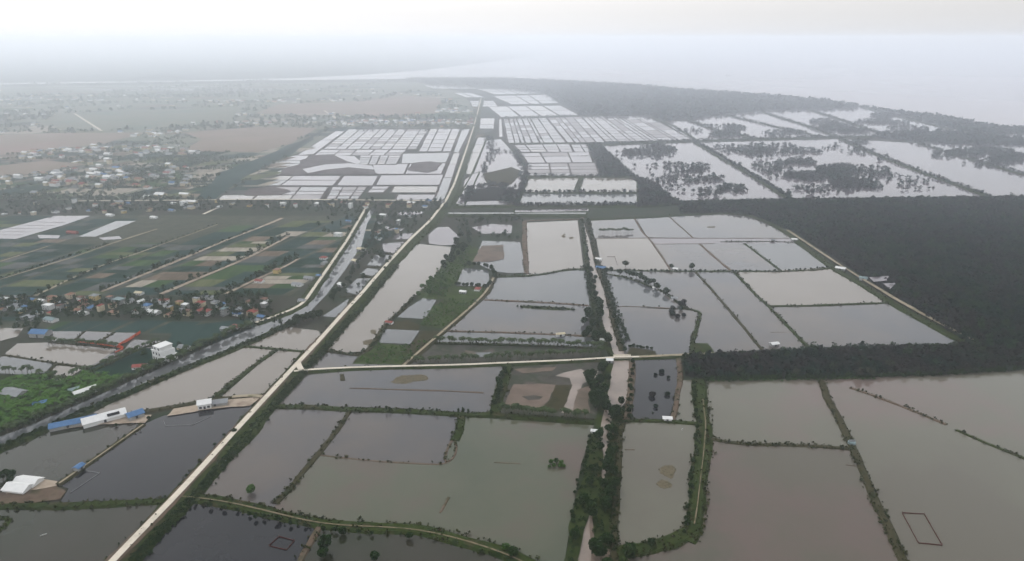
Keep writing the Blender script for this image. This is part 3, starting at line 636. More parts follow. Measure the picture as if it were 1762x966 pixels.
grid([(896, 264), (1014, 262), (1020, 280), (908, 281)], 3, 2, A2, 3); grid([(906, 282), (1024, 281), (1032, 303), (908, 303)], 3, 4, A2, 3)
grid([(908, 308), (1000, 306), (990, 332), (896, 332)], 1, [0, 1], A1, 3, dm=DGR); grid([(1002, 306), (1097, 307), (1097, 332), (992, 332)], 1, 1, A1, 3, dm=DGR); grid([(892, 334), (1097, 334), (1097, 353), (888, 354)], 1, 1, A1, 3, dm=DGR)
grid([(808, 334), (850, 330), (884, 336), (880, 352), (790, 354)][0:4], 1, 1, A1, 3)
grid([(885, 362), (1014, 359), (1014, 364), (885, 367)], 1, 1, A1, 2, dm=DGR); grid([(770, 366), (1010, 366), (1010, 369), (770, 369)], 1, 1, A1, 2, dm=DGR)
# far ponds
grid([(728, 147), (800, 146), (825, 153), (745, 153)], 3, 2, A1, 5); grid([(820, 153), (930, 154), (940, 161), (850, 163)], 4, 2, A1, 5); grid([(848, 166), (945, 163), (962, 178), (880, 180)], 3, 3, A1, 6)
grid([(808, 174), (850, 174), (858, 184), (812, 184)], 1, 3, A1, 5); grid([(840, 184), (965, 182), (998, 199), (860, 202)], 4, 2, A1, 6); grid([(780, 160), (810, 160), (835, 168), (800, 168)], 2, 1, A1, 5)
for y_ in (149, 153, 158, 155): grid([(random.uniform(0, 400), y_), (random.uniform(410, 560), y_), (random.uniform(440, 560), y_+1.2), (random.uniform(0, 400), y_+1.4)], 3, 1, [WL], 6)
# mangrove ponds to the right
def big(pts, m=WL): flat('pond', pts, m, .25)
big([(1032, 252), (1196, 246), (1350, 342), (1166, 346), (1085, 300)]); big([(1200, 246), (1448, 240), (1704, 338), (1360, 343)], WL)
big([(1448, 240), (1580, 247), (1800, 304), (2300, 420), (2300, 344), (1762, 340), (1700, 338)], WL); big([(1580, 247), (1762, 246), (2300, 290), (2300, 410), (1800, 304)])
big([(1140, 210), (1184, 208), (1225, 222), (1300, 238), (1205, 242), (1190, 240)]); big([(1184, 206), (1250, 198), (1420, 237), (1300, 238), (1225, 222)]); big([(1250, 198), (1310, 192), (1440, 235), (1420, 237)]); big([(1310, 192), (1390, 188), (1520, 234), (1440, 235)])
big([(1390, 188), (1480, 184), (1700, 222), (1640, 226), (1520, 234)]); big([(1480, 184), (1535, 194), (1640, 222), (1700, 222)]); big([(1640, 230), (1762, 230), (2300, 285), (1800, 250), (1700, 238)])
for q, w_ in (([(1032, 251), (1085, 300), (1140, 335), (1166, 347)], 8), ([(1198, 246), (1290, 300), (1358, 342)], 15), ([(1446, 240), (1520, 272), (1600, 303), (1704, 340)], 12), ([(1580, 248), (1680, 278), (1762, 302), (2000, 365)], 9),
              ([(1010, 250), (1120, 246), (1200, 243), (1300, 240), (1440, 237), (1520, 236)], 12), ([(1184, 207), (1225, 223), (1300, 239)], 10), ([(1250, 199), (1330, 218), (1420, 238)], 7), ([(1310, 193), (1380, 215), (1440, 236)], 10), ([(1390, 189), (1450, 208), (1520, 232)], 9), ([(1480, 184), (1560, 205), (1640, 224)], 8),
              ([(780, 358), (900, 356), (1100, 356), (1200, 350), (1400, 346), (1762, 342), (2200, 341)], 12), ([(770, 373), (900, 373), (1010, 374)], 8), ([(860, 204), (1000, 200), (1110, 197)], 8), ([(870, 248), (960, 247), (1014, 248)], 8), ([(896, 305), (1030, 305), (1097, 306)], 9), ([(892, 333), (990, 333), (1097, 333)], 9), ([(1112, 198), (1160, 218), (1200, 243)], 8), ([(1000, 306), (990, 333)], 9), ([(905, 305), (888, 356)], 10)):
    D(q, w_, 1.6, DGR, 10, .25, .12, 2.2)
# ------------------------------------------------------------------ forests (uncountable, one object each)
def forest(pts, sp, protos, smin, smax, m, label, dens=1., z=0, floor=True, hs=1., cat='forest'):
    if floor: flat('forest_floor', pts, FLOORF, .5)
    p = scatter(pts, sp)
    if dens < 1: p = p[rng.random(len(p)) < dens]
    return mass('forest', protos, p, smin, smax, m, label, cat, z, hs)
F1 = [(1165, 351), (1400, 347), (1762, 342), (2100, 341), (2250, 630), (1762, 637), (1600, 647), (1400, 653), (1215, 655), (1178, 648), (1180, 616), (1400, 605), (1520, 600), (1672, 598), (1600, 550), (1540, 512), (1475, 470), (1370, 402), (1300, 374), (1240, 366), (1170, 369)]
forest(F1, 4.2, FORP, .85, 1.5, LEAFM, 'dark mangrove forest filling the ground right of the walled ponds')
for q in ([(1494, 486), (1528, 484), (1524, 492), (1502, 494)], [(1518, 497), (1540, 496), (1530, 507)]): pond(q, WL, 4.6)
forest([(1012, 252), (1034, 254), (1085, 301), (1130, 320), (1166, 350), (1100, 357), (1098, 306), (1034, 304), (1024, 276)], 5, FORP, 1.1, 1.7, LEAFM, 'dark wedge of mangrove wood left of the first shrubby flooded pond')
F3 = [(700, 137), (740, 136.5), (880, 136.8), (985, 141.8), (1090, 148), (1180, 156), (1300, 164), (1430, 176), (1480, 184), (1430, 188), (1320, 190), (1250, 196), (1190, 205), (1140, 208), (1112, 199), (1000, 199), (985, 186), (960, 172), (930, 158), (850, 150), (740, 145)]
forest(F3, 17, FARP, 1.3, 1.9, LEAFM, 'long belt of coastal mangrove forest far off along the sea')
forest([(1480, 183), (1533, 191), (1633, 203), (1709, 218), (1762, 223), (2300, 264), (2300, 274), (1762, 231), (1671, 229), (1621, 216), (1545, 197)], 13, FARP, .9, 1.4, LEAFM, 'narrow mangrove belt tapering along the sea shore at the right edge')
forest([(1505, 237), (1512, 231), (1580, 227), (1650, 229), (1762, 240), (2200, 290), (2200, 297), (1762, 251), (1640, 249), (1570, 243)], 10, FARP, .8, 1.2, LEAFM, 'mangrove wood between the flooded ponds and the shore belt')
# shrubby mangrove cover inside the flooded ponds: blobs
def blobs(lst, sp=6, dens=.8):
    out_ = []
    for (cx, cy, rx_, ry_, dd) in lst:
        pl = [(cx+rx_*math.cos(a)*random.uniform(.7, 1.15), cy+ry_*math.sin(a)*random.uniform(.7, 1.15)) for a in np.linspace(0, 6.28, 14)[:-1]]
        p = scatter(pl, sp); out_.append(p[rng.random(len(p)) < dd])
    return np.concatenate(out_)
bl = [(x_, y_, 30, 7, .10) for x_, y_ in ((1075,268),(1110,290),(1140,310),(1160,330),(1220,335),(1270,330),(1320,270),(1290,285),(1340,300),(1380,330),(1440,330),(1520,300),(1560,322),(1600,322),(1480,262),(1440,255),(1280,255))]+[(1130, 258, 32, 9, .6), (1120, 268, 50, 5, .3), (1170, 288, 55, 7, .35), (1200, 293, 22, 3, .8), (1225, 310, 22, 6, .6), (1175, 308, 50, 12, .3), (1255, 325, 22, 6, .8), (1090, 262, 20, 4, .5), (1240, 330, 60, 6, .25),
      (1300, 262, 38, 6, .8), (1330, 253, 50, 6, .3), (1370, 262, 40, 7, .4), (1250, 258, 30, 6, .3), (1380, 280, 30, 6, .9), (1345, 282, 18, 4, .6), (1440, 294, 45, 9, .9), (1410, 305, 60, 9, .85), (1470, 318, 50, 9, .9), (1500, 322, 25, 6, .7), (1370, 302, 30, 5, .7), (1330, 290, 40, 8, .3), (1410, 325, 50, 5, .4), (1560, 312, 40, 8, .15), (1480, 300, 60, 16, .3), (1520, 275, 15, 5, .2),
      (1480, 245, 18, 4, .6), (1630, 268, 30, 5, .35), (1690, 262, 60, 7, .65), (1740, 272, 40, 8, .6), (1700, 282, 60, 7, .25), (1840, 290, 80, 16, .5), (1262, 222, 20, 6, .7), (1250, 232, 30, 5, .7), (1230, 218, 20, 4, .2), (1345, 230, 40, 6, .25),
      (1440, 220, 35, 8, .55), (1420, 212, 30, 6, .3), (1470, 226, 30, 4, .8), (1520, 200, 22, 4, .7), (1500, 210, 40, 4, .4), (1560, 222, 40, 4, .4), (1540, 212, 30, 4, .3), (1190, 226, 30, 4, .15)]
mass('mangrove_scrub', FORP, blobs(bl, 5.5), 1.0, 1.75, LEAFM, 'dark mangrove scrub standing in patches in the far flooded ponds', 'mangrove scrub')

# ------------------------------------------------------------------ trees one can tell apart
def along(pts, n, jit=1.5, off=0):
    c = resample(PP(pts), 2); nn = frame(c); t = np.linspace(0, len(c)-1, n)+rng.uniform(-.3, .3, n)*len(c)/n
    i = np.clip(t.astype(int), 0, len(c)-1); return c[i]+nn[i]*off+rng.normal(0, jit, (n, 2))*.6
def row(key, pts, n, s, label, group, jit=1.5, off=0, z=.5):
    jit = min(jit, .9) if key == 'bush' else jit
    for x, y in along(pts, n, jit, off): plant(key, x, y, random.uniform(*s), label, group, z)
def cluster(key, poly, sp, s, label, group, z=.4):
    for x, y in scatter(poly, sp): plant(key, x, y, random.uniform(*s), label, group, z)
def one(key, px, py, s, label, z=.2): return plant(key, *P(px, py), s, label, None, z)
# palms
row('palm', [(0, 755), (50, 737), (100, 715), (150, 693), (220, 661)], 30, (.75, 1.1), 'palm lining the grey canal beside the bright green banana groves', 'palms on the canal bank by the banana groves', 1.2, 3, .4)
row('palm', [(225, 659), (262, 642), (300, 626), (345, 604), (400, 580), (440, 565)], 40, (.8, 1.15), 'palm on the canal bank between the white house and the village', 'palms on the canal bank by the white house', 2.5, 3, .4)
row('palm', [(85, 591), (130, 594), (200, 600)], 18, (.7, 1.0), 'palm in the straight row crossing the village ponds toward the orange netting', 'palms crossing the village ponds', .6, 0, .6)
row('palm', [(752, 592), (880, 595), (1036, 602)], 40, (.75, 1.05), 'palm on the bank above the dark weedy pond', 'palms above the weedy pond', .7, 0, .7)
row('palm', [(700, 630), (790, 628), (880, 624), (1040, 616)], 40, (.7, 1.05), 'palm along the upper side of the pale side road', 'palms beside the pale side road', 1.0, 4, .4)
row('palm', [(862, 712), (930, 717), (1012, 724)], 22, (.75, 1.0), 'palm on the bank below the pink mud pond', 'palms below the pink mud pond', .8, 1, .9)
row('palm', [(0, 640), (60, 643), (100, 655), (140, 645), (185, 632), (235, 606), (275, 592)], 30, (.7, 1.0), 'palm edging the green grove beside the village ponds', 'palms between grove and village ponds', 2, 0, .5)
row('palm', [(1034, 402), (1060, 402), (1090, 401)], 14, (.8, 1.1), 'palm in the short row standing in the corner pond beside the creek', 'palms in the creek corner pond', 1, 0, .3)
# trees along the creek
cluster('tree', [(1010, 640), (1036, 628), (1050, 640), (1050, 700), (1036, 722), (1018, 700)], 7.5, (.9, 1.35), 'dark broadleaf tree in the thick clump left of the silty creek', 'trees in the thick clump by the creek')
cluster('tree', [(1012, 520), (1030, 520), (1046, 585), (1048, 612), (1034, 600), (996, 580), (1004, 555)], 9, (.9, 1.3), 'dark tree shading the left creek bank above the side road bridge', 'trees shading the creek above the bridge')
cluster('tree', [(1008, 468), (1024, 470), (1032, 505), (1024, 520), (1010, 500)], 9, (.8, 1.1), 'dark tree crowding the left creek bank near the blue roofed hut', 'trees by the blue roofed hut')
cluster('tree', [(1030, 740), (1038, 745), (1036, 800), (1020, 850), (1004, 880), (1000, 870), (1014, 800)], 6.5, (.75, 1.15), 'dark tree on the left bank of the narrow lower creek', 'trees on the left bank of the lower creek')
cluster('tree', [(1046, 735), (1062, 745), (1058, 830), (1052, 880), (1030, 900), (1014, 895), (1036, 850), (1046, 800)], 6.5, (.75, 1.2), 'dark tree on the right bank of the narrow lower creek', 'trees on the right bank of the lower creek')
cluster('tree', [(1025, 925), (1060, 935), (1085, 955), (1075, 1000), (1022, 1000)], 6.5, (.9, 1.3), 'big dark tree where the creek leaves the bottom of the view', 'trees at the creek bottom')
cluster('tree', [(985, 905), (1004, 915), (1000, 950), (984, 940)], 5.5, (.7, 1.), 'dark tree left of the pale creek mouth at the bottom', 'trees left of the creek mouth')
cluster('tree', [(1048, 700), (1074, 698), (1074, 722), (1050, 728)], 6.5, (.8, 1.1), 'tree on the right creek bank above the narrows', 'trees above the creek narrows')
row('bush', [(1015, 380), (1022, 420), (1032, 465)], 14, (.9, 1.4), 'shrub on the right creek bank beside the upper block of ponds', 'shrubs on the upper right creek bank', 1.5, -2)
row('bush', [(1040, 480), (1054, 530), (1066, 570), (1078, 605)], 22, (.9, 1.5), 'shrub on the right creek bank beside the slate pond', 'shrubs beside the slate pond', 1.5, -1)
row('bush', [(1000, 380), (1006, 430), (1010, 465)], 14, (.9, 1.4), 'shrub on the left creek bank beside the tall brown pond', 'shrubs beside the tall brown pond', 1.5, 1)
row('bush', [(1080, 625), (1078, 680), (1072, 720)], 12, (.8, 1.2), 'shrub on the bank between creek and small dark pond', 'shrubs beside the small dark pond', 1.5, 3)
# green belt in the middle
cluster('tree', [(782, 418), (812, 424), (806, 440), (786, 446), (768, 470), (758, 462), (772, 440)], 8.5, (.8, 1.2), 'tree in the green belt right of the long brown pond', 'trees in the green belt')
cluster('green', [(718, 505), (745, 478), (765, 470), (770, 500), (745, 515), (716, 514)], 8, (.8, 1.2), 'bright green fruit tree at the lower end of the green belt', 'fruit trees in the green belt')
row('bush', [(785, 492), (815, 494), (838, 496), (844, 488)], 12, (.9, 1.5), 'shrub around the small pond of the red roofed farm', 'shrubs by the farm pond', 1.5)
row('tree', [(800, 460), (830, 460), (846, 466), (850, 480)], 11, (.6, .9), 'small tree behind the pond of the red roofed farm', 'trees behind the farm pond', 1.5)
# curved tree line and pond banks at the right
row('tree', [(1042, 470), (1075, 474), (1100, 480), (1125, 492)], 15, (.7, 1.0), 'tree in the dense start of the curved bank by the creek', 'trees at the start of the curved bank', 2.5)
for px, py, s_, l in ((1076, 460, 1.1, 'round dark tree alone above the long pond bank'), (1113, 494, 1.0, 'dark tree left of the tiny hut on the curved bank'), (1130, 500, 1.0, 'dark tree right of the tiny hut on the curved bank'), (1146, 508, 1.1, 'dark tree midway down the curved bank'),
                     (1190, 466, 1.1, 'round dark tree where the long bank meets a grassy cross bank'), (1155, 464, .8, 'small dark tree at the foot of the brown cross bank')): one('tree', px, py, s_, l, .5)
cluster('mangrove', [(1168, 518), (1184, 522), (1182, 536), (1170, 536)], 6, (.7, .95), 'tree in the dark knot at the end of the curved bank', 'trees at the end of the curved bank')
cluster('mangrove', [(1146, 538), (1160, 530), (1170, 545), (1158, 556), (1146, 552)], 7, (.75, 1.0), 'mangrove tree standing in water below the curved bank', 'mangroves below the curved bank', 0)
one('mangrove', 1176, 545, .75, 'low mangrove alone in the slate pond by the curved bank', 0)
for i, t in enumerate(along([(1042, 466), (1100, 467.5), (1256, 468.5), (1342, 468), (1436, 461)], 38, .8)): plant('bush', *t, random.uniform(.5, .95), 'stunted shrub on the long straight bank across the right ponds', 'shrubs on the long straight bank', .5)
row('bush', [(1085, 598), (1125, 602)], 12, (.6, .9), 'small shrub on the mud beside the side road bridge', 'shrubs by the side road bridge', .8)
# trees in the dark small pond
for px, py, s_, l in ((1128, 647, .8, 'left tree of the arched clump in the small dark pond'), (1138, 642, 1.1, 'tallest tree of the arched clump in the small dark pond'), (1150, 652, .75, 'right tree of the arched clump in the small dark pond'),
                     (1122, 683, 1.25, 'tall dark bush rising left of centre in the small dark pond'), (1148, 681, 1.1, 'brownish bush facing the tall bush in the small dark pond'), (1128, 702, .9, 'round bush lowest in the small dark pond')): one('mangrove', px, py, s_*.62, l, 0)
one('bush', 1123, 712, .35, 'tiny tuft of scrub lowest of all in the small dark pond', .1)
one('green', 432, 850, 1.0, 'round green bush alone in the near slate pond', .1)
for dx, dy, s_ in ((0, 0, 1), (-9, 2, .85), (9, 3, .9), (-4, 8, .8), (6, 8, .85), (-12, 9, .6), (13, 8, .7)):
    plant('green', *P(957+dx, 797+dy), s_*.72, 'bush making up the round reedy islet in the big green pond', 'bushes of the reedy islet', .2)
for i, (px, py, s_, l) in enumerate(((560, 950, 1.3, 'leafy tree at the bottom edge below the curving bank'), (556, 962, 1.1, 'leafy tree half cut by the bottom edge'), (645, 966, .9, 'small tree peeping over the bottom edge right of the leafy tree'), (870, 948, 1.0, 'green tree at the right end of the curving bank'), (884, 958, 1.0, 'green tree last on the curving bank'), (705, 929, .7, 'shrubby tree hanging over the water under the curving bank'), (590, 922, .8, 'scruffy tree under the curving bank near its earth spur'))): one('green' if i == 3 else 'tree', px, py, s_*.85, l)
row('tree', [(330, 861), (440, 884), (545, 908), (600, 914), (650, 915)], 16, (.30, .5), 'low scrubby tree on the lower side of the curving bank', 'scrub on the curving bank', 1, -3)
for px in (520, 548, 665, 671, 705, 752, 789, 797, 806, 845): one('slim', px, 703+(px-520)*.045, random.uniform(.5, .75), 'slim upright tree at the %s of the long bank above the near ponds' % ('left start', 'left end', 'first pair', 'first pair', 'centre', 'middle right', 'right cluster', 'right cluster', 'right cluster', 'far right end')[(520, 548, 665, 671, 705, 752, 789, 797, 806, 845).index(px)], .9)['group'] = 'slim trees on the long bank'
row('tree', [(868, 640), (862, 665), (852, 700)], 14, (.5, .8), 'low tree on the leafy bank left of the mud pond', 'trees on the leafy bank', 2)
for px, py, s_, l in ((403, 746, .8, 'dark bush on the left verge of the main road by the dark pond'), (386, 752, .5, 'small bush on the left road verge below the dark bush'), (370, 768, .5, 'bush on the left road verge midway along the dark pond'), (322, 822, .5, 'bush on the left road verge near the bank junction'), (310, 838, .5, 'bush on the left road verge just above the bank junction'), (256, 722, .6, 'bush on the sand spit beside the blue shed'), (200, 735, .5, 'lone bush at the water below the white roofed shed'), (284, 858, .45, 'bush at the foot of the road by the straight grassy bank')): one('bush', px, py, s_*1.3, l, .5)
cluster('tree', [(0, 815), (22, 818), (26, 838), (0, 842)], 5, (.6, .9), 'dark tree behind the white tents at the left edge', 'trees behind the white tents')
row('bush', [(1204, 655), (1206, 690), (1212, 730), (1210, 770), (1204, 820), (1198, 870), (1192, 920)], 40, (.6, .95), 'bush on the thick bank between the islet pond and the pinkish pond', 'bushes on the thick bank', 1.5, -3.5)
row('bush', [(985, 900), (995, 830), (1010, 780), (1020, 745)], 20, (.5, .9), 'bush on the grassy slope between green pond and creek', 'bushes on the grassy slope', 2, 0)
cluster('tree', [(1070, 948), (1120, 940), (1160, 930), (1165, 938), (1120, 952), (1080, 960)], 6, (.4, .65), 'low dark tree on the rounded bottom bank of the islet pond', 'trees on the rounded bank')
row('tree', [(500, 565), (520, 556), (545, 548), (560, 545)], 14, (.7, 1.1), 'dark tree at the junction of the two canals', 'trees at the canal junction', 3)
row('tree', [(566, 520), (590, 490), (612, 462), (628, 430), (640, 405), (648, 380)], 34, (.6, 1.0), 'tree on the strip between the upper canal and the small ponds', 'trees on the upper canal strip', 2.5, -2)
row('palm', [(545, 512), (560, 488), (585, 448), (600, 425), (618, 395)], 26, (.6, .9), 'palm between the village road and the upper canal', 'palms beside the upper canal', 1, 0)
row('bush', [(-60, 798), (0, 772), (80, 737), (150, 707)], 22, (.6, 1.0), 'shrub on the thick bank between canal and near left pond', 'shrubs on the thick canal bank', 1.5)
# ------------------------------------------------------------------ vegetation masses
mass('undergrowth', TUFTP, np.array(TUFT), .55, 1.25, REED, 'rough grass and reeds fringing the pond banks', 'waterside grass', .3)
verge = [along(main[:9], 1700, 2.6, -8.2), along(main[:7], 700, 1.2, -6.5)]
vv = np.concatenate(verge); vv = vv[vv[:, 1] < 1100]
mass('undergrowth', BUSHP, vv, .28, .6, LEAF, 'dark scrub on the right hand slope of the main road', 'scrub', .3)
mass('undergrowth', BUSHP, np.concatenate([along(lb[2:11], 260, 3, 4), along(rb[1:11], 500, 2, -3), along([(556, 603), (612, 612), (640, 595), (672, 552), (712, 512)], 60, 1, -1)]), .35, .8, LEAF, 'dark scrub along both canal banks', 'scrub', .3)
mass('undergrowth', BUSHP, np.concatenate([scatter([(1020, 740), (1036, 738), (1034, 850), (1000, 920), (990, 1000), (966, 1000), (985, 900), (1005, 800)], 3), scatter([(1044, 700), (1082, 700), (1078, 726), (1066, 745), (1064, 850), (1058, 950), (1020, 940), (1018, 880), (1046, 800)], 3), along(creek[3:8], 200, 2, 8), along(creek[3:8], 150, 2, -8)]), .3, .7, LEAF, 'tangled dark scrub on the creek banks', 'scrub', .3)
BAN = [(0, 660), (60, 646), (110, 660), (150, 642), (212, 652), (200, 668), (170, 674), (120, 692), (60, 718), (0, 738), (-80, 765), (-80, 680)]
p = scatter(BAN, 3.4); mass('banana_grove', BANP, p, .8, 1.5, LEAFB, 'bright green banana grove beside the grey canal', 'banana grove', .2)
for q, m_ in (([(632, 608), (652, 594), (700, 596), (740, 584), (700, 628), (610, 628)], LEAFB), ([(722, 503), (760, 456), (790, 418), (812, 425), (800, 465), (780, 490), (765, 514)], LEAFB), ([(730, 540), (768, 516), (828, 518), (766, 564), (724, 561)], LEAFB)):
    p = scatter(q, 3.2); p = p[rng.random(len(p)) < .8]; mass('shrubbery', BUSHP, p, .3, .8, m_, 'rank green scrub covering the ground %s' % {632: 'above the pale side road', 722: 'of the belt right of the long brown pond', 730: 'of the green plot between two small ponds'}[q[0][0]], 'scrub', .2)
for q in ([(780, 300), (850, 262), (862, 300), (900, 300), (895, 325), (830, 340), (795, 345)],):
    G([(830, 300), (880, 288), (900, 296), (880, 318), (840, 322)], DOL, .4)
    pond([(815, 300), (838, 242), (862, 240), (882, 262), (902, 290), (905, 305), (884, 352), (790, 354), (800, 310)], WL, .22); flat('mudflat', [(800, 330), (850, 322), (884, 330), (870, 345), (800, 347)], FLOORF, .6, 6, 2)
    p = np.concatenate([along([(840, 236), (848, 262), (830, 290), (835, 300)], 60, 9), along([(848, 262), (885, 262), (905, 290), (898, 320), (880, 352)], 90, 6), along([(800, 345), (815, 325), (850, 318), (880, 328), (870, 350)], 110, 8)])
    mass('woodland', BUSHP, p, 1., 2.1, LEAFM, 'dark trees around the oval islet right of the main road', 'woodland')
vt = []
for q, sp, dn in (([(-120, 505), (60, 512), (200, 515), (460, 505), (470, 540), (440, 552), (300, 552), (100, 548), (-120, 545)], 6.5, .8), ([(-120, 350), (770, 347), (775, 360), (700, 372), (560, 366), (380, 362), (200, 368), (-120, 376)], 8, .6),
                  ([(640, 372), (735, 366), (720, 395), (690, 410), (660, 420), (640, 425), (640, 390)], 8, .65), ([(560, 372), (625, 366), (600, 400), (560, 410), (530, 395)], 9, .35), ([(600, 470), (640, 425), (690, 425), (680, 460), (620, 500), (575, 530)], 8, .25),
                  ([(780, 375), (900, 374), (900, 384), (812, 388), (808, 402), (905, 404), (905, 414), (825, 412), (812, 430), (790, 410)], 8, .7), ([(560, 545), (480, 560), (455, 572), (500, 560)], 6, .5),
                  ([(240, 608), (270, 598), (330, 590), (340, 600), (250, 636)], 7, .25), ([(430, 552), (500, 545), (470, 560), (440, 565)], 6, .4), ([(-120, 556), (60, 553), (100, 556), (60, 572), (-120, 600)], 7, .5), ([(640, 500), (655, 530), (600, 600), (590, 600)], 9, .0)):
    p = scatter(q, sp); vt.append(p[rng.random(len(p)) < dn])
vt += [along([(175, 503), (300, 452), (330, 440)], 16, 2.5, 3), along([(277, 507), (425, 445), (497, 407)], 16, 2.5, 3), along([(387, 507), (515, 445)], 20, 2.5, 3), along([(60, 510), (242, 435)], 8, 2, 2)]
mass('undergrowth', BUSHP, np.concatenate([along(q, 70, 1.6, 2.5) for q in ([(175, 503), (300, 452), (440, 395)], [(277, 507), (425, 445), (497, 407)], [(387, 507), (515, 445)], [(60, 510), (242, 435), (375, 387)], [(0, 482), (192, 420)])]), .3, .8, LEAF, 'low scrub along the paths between the field strips', 'scrub', .1)
mass('village_trees', TREEP, np.concatenate(vt), .6, 1.25, LEAF, 'dark trees filling the gaps between village houses and along field paths', 'village trees')
# hedges, belts and woods of the far plain
SALT = PP([(368, 347), (505, 266), (572, 222), (815, 220), (830, 232), (800, 352), (560, 349)]); MID = PP([(812, 360), (800, 300), (822, 200), (790, 178), (725, 150), (725, 142), (1000, 150), (1200, 250), (1200, 360)])
BRN = [PP(q) for q in ([(-300, 258), (-100, 236), (120, 230), (260, 228), (180, 248), (60, 262), (-60, 275), (-300, 290)], [(310, 228), (440, 220), (545, 221), (500, 248), (440, 262), (320, 260), (350, 240)], [(620, 175), (700, 165), (760, 170), (750, 196), (640, 200), (560, 196), (440, 196), (480, 180)],
       [(100, 196), (260, 190), (420, 184), (400, 205), (280, 222), (150, 226), (60, 215)], [(-200, 290), (0, 285), (80, 276), (160, 283), (60, 300), (-200, 320)], [(440, 296), (500, 268), (560, 224), (500, 250), (380, 300), (330, 344), (372, 344)])]
def keep(p):
    b = inpoly(p, SALT) | inpoly(p, MID)
    for q in BRN: b |= inpoly(p, q)
    return p[~b]
hp = []
def belt(pts, n, wd): hp.append(along(pts, n, wd))
for _ in range(130):
    px = random.uniform(-350, 600); py = 228+117*random.random()**.9
    if px > 530-(py-225)*1.2: continue
    a = np.array(P(px, py)); d_ = d1 if random.random() < .5 else np.array((1, 0)); L_ = random.uniform(50, 260); n_ = int(L_/7)
    hp.append(a+d_*np.linspace(0, L_, n_)[:, None]+rng.normal(0, 3, (n_, 2)))
belt([(352, 346), (425, 302), (488, 265), (565, 224)], 110, 7); belt([(560, 222), (700, 219), (815, 218)], 160, 26); belt([(590, 212), (700, 211), (800, 210)], 120, 26); belt([(760, 196), (800, 205), (822, 215)], 80, 30)
belt([(-300, 345), (0, 344), (380, 344)], 160, 8); belt([(820, 190), (826, 240), (812, 262)], 60, 6); belt([(-300, 300), (100, 285), (180, 262), (330, 232), (450, 222), (560, 215)], 200, 16); belt([(100, 226), (300, 222), (420, 215), (560, 204)], 150, 14)
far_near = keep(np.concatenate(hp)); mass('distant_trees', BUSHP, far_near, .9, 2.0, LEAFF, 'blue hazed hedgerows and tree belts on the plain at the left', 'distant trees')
hp = []
for _ in range(120):
    px = random.uniform(-400, 800); py = 143+85*random.random()**1.1
    if px > 700 and py > 190: continue
    a = np.array(P(px, py)); L_ = random.uniform(80, 520); n_ = int(L_/16); d_ = np.array((1, 0)) if random.random() < .7 else d1
    hp.append(a+d_*np.linspace(0, L_, n_)[:, None]+rng.normal(0, 9, (n_, 2)))
belt([(258, 200), (300, 202), (335, 206)], 120, 60)
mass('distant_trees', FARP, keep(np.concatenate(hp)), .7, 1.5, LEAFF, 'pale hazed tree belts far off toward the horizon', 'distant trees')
# ------------------------------------------------------------------ buildings
def bx(x0, y0, z0, x1, y1, z1):
    V = [(x0, y0, z0), (x1, y0, z0), (x1, y1, z0), (x0, y1, z0), (x0, y0, z1), (x1, y0, z1), (x1, y1, z1), (x0, y1, z1)]
    return V, [(0, 3, 2, 1), (4, 5, 6, 7), (0, 1, 5, 4), (1, 2, 6, 5), (2, 3, 7, 6), (3, 0, 4, 7)]
def gable(w, d, z, rise, ov=.5, th=.14):
    a, b = w/2+ov, d/2+ov; V = []; F = []
    V = [(-a, -b, z-.15), (a, -b, z-.15), (a, 0, z+rise), (-a, 0, z+rise), (-a, b, z-.15), (a, b, z-.15)]
    V += [(x, y, q+th) for x, y, q in V]
    F = [(6, 7, 8, 9), (9, 8, 11, 10), (0, 3, 2, 1), (3, 4, 5, 2), (0, 1, 7, 6), (4, 10, 11, 5), (0, 6, 9, 3), (3, 9, 10, 4), (1, 2, 8, 7), (2, 5, 11, 8)]
    return V, F
def hip(w, d, z, rise, ov=.5):
    a, b = w/2+ov, d/2+ov; r = max(.3, a-b)
    V = [(-a, -b, z), (a, -b, z), (a, b, z), (-a, b, z), (-r, 0, z+rise), (r, 0, z+rise), (-a, -b, z-.15), (a, -b, z-.15), (a, b, z-.15), (-a, b, z-.15)]
    return V, [(0, 1, 5, 4), (1, 2, 5), (2, 3, 4, 5), (3, 0, 4), (6, 9, 8, 7), (0, 6, 7, 1), (1, 7, 8, 2), (2, 8, 9, 3), (3, 9, 6, 0)]
def walls(w, d, h, gab=0):
    V, F = bx(-w/2, -d/2, -.3, w/2, d/2, h)
    if gab: return merge((V, F), ([(-w/2, -d/2, h), (-w/2, d/2, h), (-w/2, 0, h+gab)], [(0, 2, 1)]), ([(w/2, -d/2, h), (w/2, d/2, h), (w/2, 0, h+gab)], [(0, 1, 2)]))
    return V, F
HC = {}
def hmesh(key, fn, m):
    k = (key, m.name)
    if k not in HC: V, F = fn(); HC[k] = meshdata(key.split('|')[0], V, F, m)
    return HC[k]
def part(name, me, par):
    o = bpy.data.objects.new(name, me); COL.objects.link(o); o.parent = par; return o
